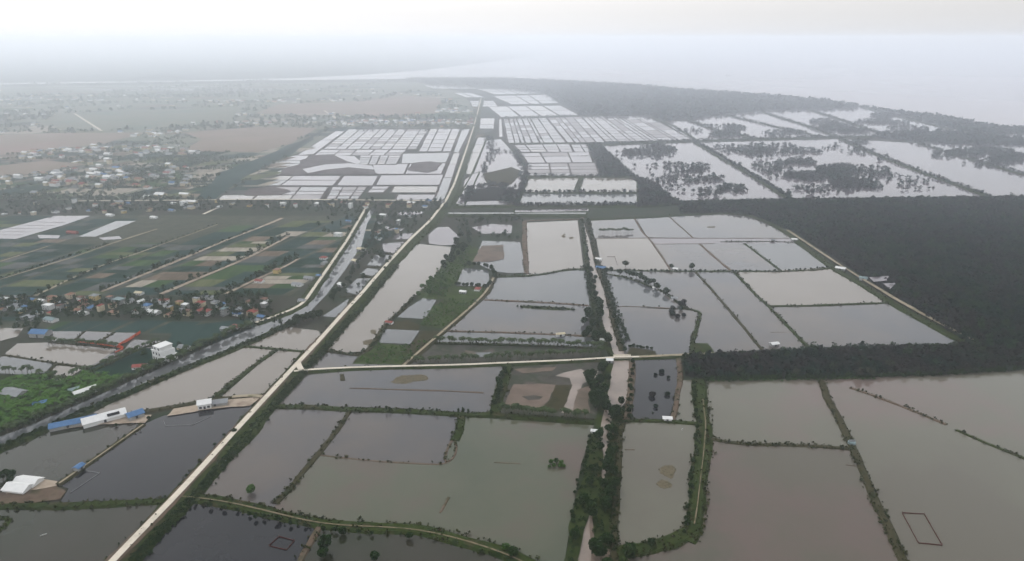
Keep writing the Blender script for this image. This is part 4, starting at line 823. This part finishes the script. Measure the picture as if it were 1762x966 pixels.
def house(x, y, w, d, st, rz, kind, rm, wm, label, group=None, s=1, name='house', cat='house', detail=True, z=.15):
    s = s*(.55 if name == 'house' else 1); r = empty(name, x, y, z, rz, s); tag(r, label, cat, group); h = 3.1*st; rise = {'gable': d*.22, 'hip': d*.24, 'flat': .5}[kind]
    kk = '%g_%g_%g_%s' % (w, d, st, kind)
    part('wall', hmesh('wall|'+kk, lambda: walls(w, d, h, rise if kind == 'gable' else 0), wm), r)
    if kind == 'flat': part('roof', hmesh('roof|'+kk, lambda: merge(bx(-w/2-.25, -d/2-.25, h, w/2+.25, d/2+.25, h+.25), bx(-w/2-.25, -d/2-.25, h+.25, w/2+.25, -d/2, h+.8), bx(-w/2-.25, d/2, h+.25, w/2+.25, d/2+.25, h+.8), bx(-w/2-.25, -d/2, h+.25, -w/2, d/2, h+.8), bx(w/2, -d/2, h+.25, w/2+.25, d/2, h+.8)), rm), r)
    else: part('roof', hmesh('roof|'+kk, (lambda: gable(w, d, h+.02, rise)) if kind == 'gable' else (lambda: hip(w, d, h+.02, rise)), rm), r)
    if detail:
        part('door', hmesh('door|'+kk, lambda: bx(-.6, -d/2-.06, 0, .6, -d/2+.02, 2.2), DARK), r)
        for i in range(int(st)):
            for sx in (-1, 1):
                part('window', hmesh('window|%s%d%d' % (kk, i, sx), lambda: bx(sx*w*.3-.7, -d/2-.05, 3.1*i+1, sx*w*.3+.7, -d/2+.02, 3.1*i+2.3), GLASS), r)
    return r
RN = {'red_roof': 'red', 'orange_tile_roof': 'orange tiled', 'blue_sheet_roof': 'blue sheet', 'grey_sheet_roof': 'grey sheet', 'white_sheet_roof': 'white', 'teal_sheet_roof': 'teal', 'brown_tile_roof': 'brown tiled'}
WN = {'white_render': 'white', 'cream_render': 'cream', 'grey_render': 'grey', 'yellow_render': 'yellow'}
AXIS = math.atan2(d1[1], d1[0])-math.pi/2
V1 = [(122, 513, 11, 9, 2, 'hip', ORG, CREAM, 'cream house with an orange roof standing alone above the village row'), (90, 514, 12, 9, 1, 'hip', ORG, CREAM, 'low house with an orange hipped roof left of the lone cream house'),
      (205, 522, 16, 12, 2, 'flat', TEAL, GREYW, 'broad grey building with teal top in the village row'), (222, 521, 12, 9, 1, 'gable', GREYR, WHITE, 'grey roofed annex right of the broad teal topped building'), (155, 533, 12, 8, 1, 'gable', BLUE, GREYW, 'blue roofed house in the front of the village row'),
      (45, 531, 12, 6, 1, 'gable', BLUE, GREYW, 'small blue roofed shed at the left of the village'), (27, 529, 18, 12, 1, 'gable', GREYR, WHITE, 'wide grey roofed hall at the left end of the village'), (84, 532, 13, 9, 2, 'flat', WHR, WHITE, 'white two storey house with a terrace in the left half of the village'),
      (240, 507, 12, 8, 1, 'gable', CREAM, WHITE, 'cream roofed farmhouse out in the fields above the village'), (360, 514, 20, 9, 1, 'gable', GREYR, WHITE, 'long grey roofed shed among trees behind the village'), (283, 523, 12, 9, 2, 'hip', RED, WHITE, 'house with a dark red hipped roof in the middle of the village'),
      (357, 542, 11, 9, 2, 'hip', RED, WHITE, 'white house with a bright red roof at the front of the village'), (380, 528, 12, 8, 1, 'gable', BLUE, WHITE, 'blue roofed house behind the bright red roof'), (265, 540, 18, 12, 1, 'gable', WHR, WHITE, 'large white roofed hall in the middle of the village'),
      (435, 543, 13, 9, 2, 'hip', RED, CREAM, 'red roofed house near the canal end of the village'), (410, 536, 13, 10, 1, 'gable', GREYR, GREYW, 'grey roofed house left of the red roof by the canal end'), (88, 553, 18, 10, 1, 'gable', TEAL, WHITE, 'white farmhouse with a teal roof on the near side of the village'),
      (50, 549, 17, 12, 1, 'flat', GREYR, GREYW, 'flat grey yard building on the near side of the village'), (195, 540, 11, 9, 1, 'hip', ORG, CREAM, 'orange roofed cottage at the front of the village row'), (346, 527, 11, 9, 2, 'hip', RED, CREAM, 'red hipped house in front of the long grey shed'),
      (406, 565, 13, 9, 1, 'hip', RED, WHITE, 'red roofed house right beside the canal palms'), (390, 569, 14, 9, 1, 'gable', GREYR, GREYW, 'grey shed left of the red roofed canal house'), (320, 602, 19, 10, 1, 'gable', GREYR, CREAM, 'low grey roofed farm building right of the white villa'),
      (450, 548, 11, 8, 1, 'gable', BLUE, GREYW, 'blue roofed hut where village and canal road meet'), (512, 492, 16, 10, 1, 'gable', GREYR, WHITE, 'long white house with a grey roof beside the canal road'), (532, 481, 15, 9, 1, 'gable', GREYR, GREYW, 'grey barn beside the canal road above the long white house'),
      (557, 446, 12, 9, 1, 'hip', RED, WHITE, 'red roofed white house alone on the canal road'), (558, 455, 10, 8, 1, 'gable', GREYR, GREYW, 'grey outbuilding just below the red roofed canal road house'), (582, 407, 14, 10, 2, 'flat', WHR, WHITE, 'square white house near the upper end of the canal road'),
      (477, 470, 10, 9, 2, 'hip', ORG, YELL, 'yellow house with an orange roof at the end of a field path'), (447, 486, 13, 9, 1, 'gable', RED, WHITE, 'white farmhouse with a faded red roof amid the dark fields'), (520, 520, 10, 8, 1, 'gable', GREYR, WHITE, 'small pale house at the bend of the canal road'),
      (600, 383, 12, 8, 1, 'gable', BLUE, GREYW, 'blue roofed shed near the top of the canal road'), (440, 553, 10, 7, 1, 'gable', GREYR, WHITE, 'white shed at the very end of the village by the canal'), (549, 477, 8, 6, 1, 'gable', BLUE, GREYW, 'tiny blue hut on the bank of the upper canal'),
      (822, 500, 11, 8, 1, 'hip', RED, WHITE, 'red roofed farmhouse between ponds right of the green belt'), (797, 505, 10, 7, 1, 'gable', WHR, GREYW, 'pale shed left of the red roofed pond farmhouse'), (670, 558, 10, 6, 1, 'gable', RED, WHITE, 'tiny white hut with a pinkish roof beside the long brown pond'),
      (317, 354, 14, 11, 3, 'flat', WHR, WHITE, 'tall white house standing out in the far roadside row'), (125, 402, 22, 9, 1, 'gable', RED, RED, 'dark red barn beside the pale paddies'), (190, 372, 16, 10, 1, 'gable', WHR, WHITE, 'white roofed shed above the pale paddy'), (265, 376, 14, 9, 1, 'gable', WHR, WHITE, 'white roofed shed right of the one above the pale paddy'),
      (222, 352, 16, 9, 1, 'gable', BLUE, GREYW, 'blue shed in the far roadside row'), (296, 364, 15, 9, 1, 'gable', BLUE, GREYW, 'blue roofed building below the tall white roadside house'), (708, 351, 18, 10, 1, 'gable', WHR, CREAM, 'cream walled hall near the crossing of the main road'), (738, 350, 13, 9, 2, 'flat', BLUE, GREYW, 'grey blue block right of the cream walled hall')]
pos = []; hn = 0
for px, py, w_, d_, st, kd, rm, wm, lb_ in V1:
    x, y = P(px, py); pos.append((x, y)); house(x, y, w_, d_, st, AXIS+random.choice((0, 0, math.pi/2))*(1 if w_ < 14 else 0)+random.uniform(-.08, .08), kd, rm, wm, lb_); hn += 1
def fill(poly, n, where, sp, group, detail=True, sc_=(.8, 1.1), rm_w=(3, 3.5, 1, 5, 4, 1.2, 4)):
    global hn
    c = scatter(poly, sp); rng.shuffle(c); k = 0
    for x, y in c:
        if k >= n: break
        if any((x-a)**2+(y-b)**2 < (sp*.95)**2 for a, b in pos): continue
        pos.append((x, y)); k += 1; hn += 1
        rm = random.choices((RED, ORG, BLUE, GREYR, WHR, TEAL, BRNR), rm_w)[0]; wm = random.choices((WHITE, CREAM, GREYW, YELL), (5, 3, 3, 1))[0]; kd, st, dm = random.choice((('hip', 2, (11, 9)), ('gable', 1, (12, 8)), ('gable', 1, (14, 8)), ('flat', 2, (9, 8)), ('hip', 1, (11, 9)), ('flat', 3, (6, 10))))
        house(x, y, dm[0], dm[1], st, AXIS+random.choice((0, math.pi/2, math.pi))+random.uniform(-.1, .1), kd, rm, wm, '%s %s house, %s roof, %s' % (WN[wm.name], {1: 'low', 2: 'mid height', 3: 'tall'}[st], RN[rm.name], where), group, random.uniform(*sc_), detail=detail)
fill([(-60, 511), (120, 516), (200, 514), (300, 520), (380, 518), (460, 520), (455, 545), (380, 548), (200, 544), (60, 540), (-60, 536)], 150, 'in the canal end village row', 8, 'houses of the village row')
fill([(150, 372), (400, 352), (770, 349), (770, 356), (640, 362), (400, 358), (200, 366)], 36, 'in the far roadside row', 16, 'houses of the far roadside row', False)
fill([(-100, 352), (200, 348), (380, 348), (300, 366), (100, 372), (-100, 372)], 20, 'at the left of the far roadside row', 17, 'houses left of the far roadside row', False)
fill([(640, 372), (735, 368), (700, 402), (650, 412)], 12, 'among trees between canal and main road', 20, 'houses between canal and main road', True)
fill([(560, 212), (660, 208), (815, 208), (812, 219), (560, 221)], 24, 'in the hazy village behind the salt ponds', 30, 'houses of the hazy village', False, (1.1, 1.6))
fill([(95, 285), (200, 270), (290, 245), (330, 250), (240, 280), (120, 305)], 14, 'in the hazy hamlet on the plain', 30, 'houses of the hazy hamlet', False, (1., 1.5))
# further houses of the plain as one uncountable scatter
HV = []; HF = []; HM = []
def addm(g, m):
    o = len(HV); HV.extend(g[0]); HF.extend([tuple(i+o for i in f) for f in g[1]]); HM.extend([m]*len(g[1]))
cent = [(random.uniform(-300, 560), 235+110*random.random(), random.randint(3, 7)) for _ in range(20)]+[(random.uniform(-300, 800), 155+80*random.random(), random.randint(4, 10)) for _ in range(30)]+[(300, 232, 40), (210, 262, 40), (70, 262, 40), (790, 192, 60), (700, 212, 60), (430, 214, 30), (40, 305, 30), (160, 310, 30), (320, 200, 40), (770, 175, 40), (450, 175, 30)]
for cx_, cy_, n_ in cent:
    if cx_ > 560-(cy_-215)*1.2 and cy_ > 222: continue
    c0 = np.array(P(cx_, cy_)); sx = 30+c0[1]*.045
    for _ in range(n_):
        p = c0+d1*random.gauss(0, 26)+np.array((random.gauss(0, sx), 0)); w_, d_, h_ = random.uniform(6, 14), random.uniform(5, 9), random.choice((3, 3, 5)); kk = random.choices(range(5), (1.2, 1.2, 5, 6, .6))[0]
        if len(keep(p[None])) == 0: continue
        ca, sa = math.cos(AXIS), math.sin(AXIS); tr = lambda g: ([(p[0]+q[0]*ca-q[1]*sa, p[1]+q[0]*sa+q[1]*ca, q[2]) for q in g[0]], g[1])
        addm(tr(walls(w_, d_, h_)), 5+random.randrange(2)); addm(tr(gable(w_, d_, h_, d_*.25)), kk)
stuff(mk('distant_houses', HV, HF, [RED, ORG, WHR, GREYR, BLUE, WHITE, CREAM], HM), 'scattered pale houses and sheds of the far plain', 'distant houses')
# the white villa
x, y = P(285, 618); v = empty('villa', x, y, .2, AXIS-.25); tag(v, 'tall white villa with dark windows standing alone by the canal palms', 'villa')
V, F = merge(bx(-6, -5, -.3, 6, 5, 3.5), bx(-6, -5, 3.5, 4, 5, 6.9), bx(-4.5, -4.4, 6.9, 2.5, 4.4, 9.6)); mk('wall', V, F, WHITE, parent=v)
V, F = merge(bx(-6.3, -5.3, 6.9, 4.3, -4.4, 7.3), bx(-4.9, -4.8, 9.6, 2.9, 4.8, 9.9), bx(4, -5.3, 3.5, 6.3, 5.3, 3.8)); mk('roof', V, F, WHR, parent=v)
for i, (wx, wz) in enumerate(((-4.4, 1), (-1.8, 1), (2, 1), (4.6, 1), (-4.2, 4.4), (-1, 4.4), (2, 4.4))): V, F = bx(wx-.6, -5.06, wz, wx+.6, -4.95, wz+1.5); mk('window', V, F, GLASS, parent=v)
for wx in (-2.8, .8): V, F = bx(wx-.6, -4.46, 7.5, wx+.6, -4.35, 9); mk('window', V, F, GLASS, parent=v)
for wy in (-2.5, 1.5):
    for wz in (1, 4.4): V, F = bx(-6.06, wy-.6, wz, -5.95, wy+.6, wz+1.5); mk('window', V, F, GLASS, parent=v)
V, F = bx(-.1, -5.08, 0, .9, -4.96, 2.3); mk('door', V, F, DARK, parent=v)
def shed(px, py, w_, d_, h_, rz, rm, wm, label, name='shed', cat='shed', s=1, kd='gable', group=None):
    return house(*P(px, py), w_, d_, h_/3.1, rz, kd, rm, wm, label, group, s, name, cat, detail=True)
def ang(a, b): a, b = np.array(P(*a)), np.array(P(*b)); return math.atan2(b[1]-a[1], b[0]-a[0])
shed(241, 634, 15, 9, 3.2, ang((225, 634), (255, 632)), RED, WHITE, 'low white house with a red roof in the dark field below the villa', 'house', 'house')
shed(118, 734, 17, 6, 2.2, ang((98, 738), (137, 730)), BLUE, GREYW, 'left longer blue roofed pump shed on the pond bank'); shed(147, 728, 11, 6, 2.2, ang((137, 730), (158, 725)), BLUE, GREYW, 'shorter blue roofed shed between the longer one and the white roof')
s_ = shed(180, 724, 21, 8, 2.6, ang((160, 729), (202, 718)), WHR, WHITE, 'long white roofed shed with a dark roof panel beside the blue sheds')
V, F = bx(1.5, -3.6, 3.35, 7.5, -1.0, 3.95); mk('roof_panel', V, F, DARK, parent=s_)
shed(233, 719, 8, 6, 2.6, ang((224, 720), (242, 714)), BLUE, GREYW, 'small square blue roofed shed at the end of the sand spit')
shed(353, 702, 7, 6, 3.6, ang((345, 703), (365, 700)), WHR, WHITE, 'small white cabin on the reddish sand beside the road'); shed(371, 698, 13, 5, 2.2, ang((358, 700), (382, 697)), GREYR, GREYW, 'low grey walled pen beside the small white cabin')
shed(71, 578, 12, 8, 3, AXIS+.2, BLUE, GREYW, 'blue roofed shed at the corner of the village ponds'); shed(70, 697, 13, 7, 3, ang((58, 699), (84, 694)), BLUE, CREAM, 'blue roofed house in the banana grove by the canal', 'house', 'house')
shed(129, 674, 12, 8, 3, ang((118, 676), (142, 670)), TEAL, GREYW, 'teal roofed farmhouse between the two banana groves', 'house', 'house'); shed(147, 679, 12, 4, 3, ang((138, 681), (156, 675)), WHR, WHITE, 'narrow white roofed shed beside the teal farmhouse'); shed(26, 682, 13, 8, 2.6, AXIS, GREYR, GREYW, 'grey shed beside the little pond in the banana grove')
for i, (px, py) in enumerate(((33, 843), (49, 833))):
    t = house(*P(px, py), 11, 7, .5, ang((13, 843), (47, 847)), 'gable', WHR, WHITE, ('front white sheeted tent on the earth yard', 'rear white sheeted tent joined to the back of its twin')[i], None, 1, 'tent', 'tent', False)
shed(137, 810, 4, 3, 2.4, ang((107, 832), (247, 731)), BLUE, GREYW, 'tiny blue hut halfway along the footpath bank', 'hut', 'hut')
for px, py, w_, d_, rm, l in ((1148, 725, 7, 4, WHR, 'white roofed hut on the lower bank of the small dark pond'), (1037, 589, 6, 5, WHR, 'white hut beside the creek above the side road bridge'), (1022, 747, 4, 3, WHR, 'tiny white hut on the grassy slope at the creek narrows'), (1022, 665, 6, 5, GREYR, 'grey hut left of the thick creek clump'), (1049, 624, 6, 5, WHR, 'white hut at the side road bridge'),
                             (1030, 449, 8, 6, WHR, 'white walled hut on the right bank of the upper creek'), (1034, 464, 13, 7, BLUE, 'blue roofed hut where the long bank meets the creek'), (1127, 499, 6, 4, WHR, 'tiny hut on the upper part of the curved bank'), (1160, 517, 7, 5, GREYR, 'tiny hut near the lower end of the curved bank'), (964, 579, 9, 4, CREAM, 'pale hut on the narrow brown bank'),
                             (1332, 596, 8, 5, WHR, 'white hut at the edge of the forest strip'), (1330, 416, 6, 5, GREYR, 'tiny grey hut on the short grassy cross bank'), (1446, 465, 12, 7, WHR, 'white shed where the long bank meets the forest road'), (1485, 482, 9, 7, TEAL, 'teal shed beside the forest road'), (1366, 415, 8, 6, WHR, 'white hut at the corner of the forest road'), (1162, 466, 6, 4, WHR, 'white hut midway on the long straight bank'), (652, 413, 10, 7, TEAL, 'teal roofed hut on the upper canal strip'), (622, 432, 12, 8, CREAM, 'cream hut on the upper canal strip'), (612, 452, 10, 7, CREAM, 'cream hut at the middle of the canal strip'), (588, 493, 9, 7, WHR, 'white hut at the lower end of the canal strip')):
    shed(px, py, w_*.65, d_*.65, 2.0, AXIS+random.uniform(-.4, .4) if py < 500 else random.uniform(-.3, .3), rm, random.choice((WHITE, GREYW)), l, 'hut', 'hut')
# ------------------------------------------------------------------ pond details
def islet(pts, label, m=None, h=.45):
    c = rough_poly(pts, 1.2, .5); ce = c.mean(0); inn = ce+(c-ce)*.82; V = [(x, y, .1) for x, y in c]+[(x, y, h*random.uniform(.7, 1.2)) for x, y in inn]; n = len(c)
    F = [(i, (i+1) % n, n+(i+1) % n, n+i) for i in range(n)]+[tuple(range(n, 2*n))]
    o = mk('weed_islet', V, F, m or WEED); tag(o, label, 'weed islet')
    return o
islet([(677, 651), (690, 646), (715, 645), (737, 645), (742, 652), (736, 657), (715, 658), (697, 663), (677, 662), (667, 659), (674, 656)], 'long tan weed islet in the pond below the pale side road')
islet([(1131, 808), (1142, 801), (1158, 800), (1163, 808), (1162, 822), (1155, 826), (1143, 820), (1134, 816)], 'upper round weed islet in the oblong pond by the creek'); islet([(1126, 833), (1138, 824), (1150, 827), (1160, 834), (1158, 841), (1148, 842), (1142, 843), (1134, 841)], 'lower pointed weed islet in the oblong pond by the creek')
islet([(637, 568), (645, 567), (649, 572), (645, 577), (637, 574)], 'small dark weed islet near the end of the long brown pond'); islet([(624, 588), (632, 585), (643, 584), (642, 592), (633, 596), (624, 594)], 'larger weed islet hugging the bank of the long brown pond')
islet([(889, 527), (910, 526), (960, 529), (985, 531), (998, 535), (960, 536), (910, 533), (892, 531)], 'long leafy weed strip in the pond above the narrow banks', DGR)
mass('undergrowth', BUSHP, along([(892, 529), (940, 531), (985, 534)], 60, 2.2), .3, .6, LEAF, 'leafy scrub growing on the long weed strip', 'scrub', .2)
islet([(965, 406), (972, 402), (974, 410), (967, 411)], 'left small weed patch in the tall brown pond'); islet([(978, 409), (986, 408), (988, 412), (980, 413)], 'right small weed patch in the tall brown pond')
islet([(1215, 391), (1232, 390), (1230, 393), (1217, 393)], 'thin weed streak in the uppermost right pond')
D([(602, 669), (640, 670), (700, 672), (770, 674), (832, 677)], 2.0, .5, DBR, 3, .2); D([(588, 645), (590, 656)], 4, .6, DOL, 3); D([(850, 797), (896, 799)], 1.0, .45, DBR, 3)
D([(757, 884), (764, 872), (772, 857)], 1.6, .5, DBR, 2, .3, .4); D([(1075, 775), (1092, 775)], .8, .4, DBR, 2); D([(1455, 801), (1472, 803)], .6, .4, DBR, 2)
def netpen(pts, label, m, closed=True, name='net_pen', cat='net pen', hgt=.55, sk=7):
    g = PP(pts); g = np.vstack([g, g[:1]]) if closed else g; c = resample(g, sk)
    r = empty(name, *c[0], .2); tag(r, label, cat); x0, y0 = c[0]; V = []; F = []
    for (a, b) in zip(c[:-1], c[1:]):
        n = np.array((-(b-a)[1], (b-a)[0])); n = n/(np.linalg.norm(n)+1e-9)*.07; o = len(V); sag = random.uniform(-.15, .05)
        for q, zz in ((a-n, 0), (b-n, 0), (b+n, 0), (a+n, 0), (a-n, hgt), (b-n, hgt+sag), (b+n, hgt+sag), (a+n, hgt)): V.append((q[0]-x0, q[1]-y0, zz))
        F += [tuple(i+o for i in f) for f in ((4, 5, 6, 7), (0, 1, 5, 4), (1, 2, 6, 5), (2, 3, 7, 6), (3, 0, 4, 7))]
    mk('net', V, F, m, parent=r)
    me = hmesh('stake|%s' % name, lambda: tube([(0, 0, -.6), (0, 0, hgt+.7)], .10, .08, 6), WOOD)
    for q in c[:-1] if closed else c: o = part('stake', me, r); o.location = (q[0]-x0, q[1]-y0, 0)
netpen([(1552, 884), (1590, 886), (1621, 940), (1580, 936)], 'dark red net pen standing in the near right corner pond', NETR)
netpen([(480, 925), (507, 932), (493, 948), (463, 941)], 'small rust red net pen near the bottom edge', NETR, sk=5)
netpen([(122, 849), (172, 815), (150, 812)], 'faint pale net line in the dark pond beside the white tents', NETW, False, 'net_line', 'net line', .35)
netpen([(282, 726), (285, 734), (330, 733), (362, 718)], 'faint pale net line in the dark pond below the reddish sand', NETW, False, 'net_line', 'net line', .35)
netpen([(1045, 443), (1058, 443), (1062, 457)], 'dark net line in the pale pond right of the creek', NETR, False, 'net_line', 'net line', .5)
netpen([(242, 574), (222, 587), (203, 597), (213, 601)], 'bright orange netting along the edge of the village ponds', NETO, False, 'net_fence', 'netting', 1.9, 8)
netpen([(130, 589), (165, 593), (200, 598), (212, 602), (198, 608)], 'orange netting behind the palm row in the village ponds', NETO, False, 'net_fence', 'netting', .9, 8)
def boat(px, py, s, rz, label, m=WHR, name='boat', cat='boat'):
    x, y = P(px, py); r = empty(name, x, y, .3, rz, s); tag(r, label, cat); st = [(-2.4, .45, .5), (-1.2, .65, .42), (.6, .68, .42), (1.8, .42, .52), (2.6, .05, .7)]; V = []; F = []
    for xx, hw, hh in st: V += [(xx, -hw, hh), (xx, -hw*.6, -.1), (xx, hw*.6, -.1), (xx, hw, hh)]
    for i in range(4):
        for j in range(3): F.append((i*4+j, i*4+j+1, i*4+4+j+1, i*4+4+j))
    F.append((0, 3, 2, 1)); mk('hull', V, F, m, parent=r)
    V, F = merge(bx(-1.5, -.55, .25, -1.2, .55, .32), bx(.2, -.55, .25, .5, .55, .32)); mk('bench', V, F, WOOD, parent=r); return r
boat(75, 922, .5, .6, 'small white boat adrift in the near left pond'); boat(1174, 740, .45, 1.2, 'tiny white boat near the top of the oblong pond')
x, y = P(1253, 131); r = empty('ship', x, y, .5, .1); tag(r, 'small ship faint in the haze on the open sea', 'ship')
V = []; F = []
for xx, hw, hh in ((-16, 3, 3.2), (-8, 3.6, 2.4), (6, 3.6, 2.4), (13, 2.2, 3.2), (17, .2, 4.2)): V += [(xx, -hw, hh), (xx, -hw*.6, -1), (xx, hw*.6, -1), (xx, hw, hh)]
for i in range(4):
    F += [(i*4+j, i*4+j+1, i*4+4+j+1, i*4+4+j) for j in range(3)]+[(i*4+3, i*4, i*4+4, i*4+7)]
F.append((0, 3, 2, 1)); mk('hull', V, F, DARK, parent=r); V, F = bx(-13, -2.4, 2.5, -7, 2.4, 8); mk('cabin', V, F, BRNR, parent=r)
# sluice, small bridge
x, y = P(1465, 766); r = empty('sluice', x, y, .6, 0); tag(r, 'round grey sluice where three banks meet at the right', 'sluice'); V, F = tube([(0, 0, -.5), (0, 0, 1.4)], 1.9, 1.9, 14); mk('basin', V, F, TEAL, parent=r); V, F = bx(-1.6, -.1, 1.42, 1.6, .1, 2.4); mk('gate', V, F, GREYR, parent=r)
xa, ya = P(1060, 617.5); xb, yb = P(1082, 617); r = empty('bridge', (xa+xb)/2, (ya+yb)/2, 1.3, math.atan2(yb-ya, xb-xa)); L_ = math.hypot(xb-xa, yb-ya)+3; tag(r, 'small pale concrete bridge carrying the side road over the creek', 'bridge')
V, F = bx(-L_/2, -2.1, -.3, L_/2, 2.1, .16); mk('deck', V, F, CONC, parent=r)
for s_ in (-1, 1): V, F = bx(-L_/2, s_*2.1-.1, .16, L_/2, s_*2.1+.1, .8); mk('parapet', V, F, CONC, parent=r)
for s_ in (-1, 1): V, F = bx(s_*L_*.25-.3, -1.8, -2, s_*L_*.25+.3, 1.8, -.3); mk('pier', V, F, GREYW, parent=r)
print('counts', COUNT, 'houses', hn)

# shrubs on the banks of the far flooded ponds
bk = [along(q, int(n_*.8), 2.2) for q, n_ in (([(1032, 251), (1085, 300), (1140, 335), (1166, 347)], 70), ([(1198, 246), (1290, 300), (1358, 342)], 190), ([(1446, 240), (1520, 272), (1600, 303), (1704, 340)], 130), ([(1580, 248), (1680, 278), (1762, 302)], 70), ([(1010, 250), (1120, 246), (1200, 243), (1300, 240), (1440, 237), (1520, 236)], 220),
      ([(1184, 207), (1225, 223), (1300, 239)], 90), ([(1250, 199), (1330, 218), (1420, 238)], 70), ([(1310, 193), (1380, 215), (1440, 236)], 90), ([(1390, 189), (1450, 208), (1520, 232)], 80), ([(1480, 184), (1560, 205), (1640, 224)], 60), ([(1100, 357), (1200, 352), (1400, 347), (1762, 343)], 260), ([(896, 305), (1030, 305), (1097, 306)], 60), ([(892, 333), (1097, 333)], 60), ([(888, 356), (1097, 355)], 120), ([(860, 204), (1110, 197)], 120), ([(905, 305), (888, 356)], 40))]
mass('mangrove_scrub', FORP, np.concatenate(bk), .8, 1.5, LEAFM, 'dark scrub growing along the banks between the far flooded ponds', 'mangrove scrub', .8)

big_ = scatter(F1, 13); big_ = big_[rng.random(len(big_)) < .5]
mass('forest', TREEP, big_, .9, 1.5, LEAFT, 'taller mangrove crowns rising here and there above the dark forest', 'forest', .8)
mass('undergrowth', BUSHP, np.concatenate([along([(1215, 654), (1400, 652), (1600, 646), (1762, 636)], 330, 1.6), along([(1180, 616), (1400, 605), (1520, 600), (1660, 597)], 260, 1.6)]), .5, 1.1, LEAF, 'green scrub fringing the forest strip', 'scrub', .2)
mass('undergrowth', BUSHP, along([(1217, 654), (1330, 653), (1420, 651), (1500, 650)], 90, 1.0, -2), .25, .55, LEAFB, 'bright green scrub at the foot of the forest strip', 'scrub', .2)
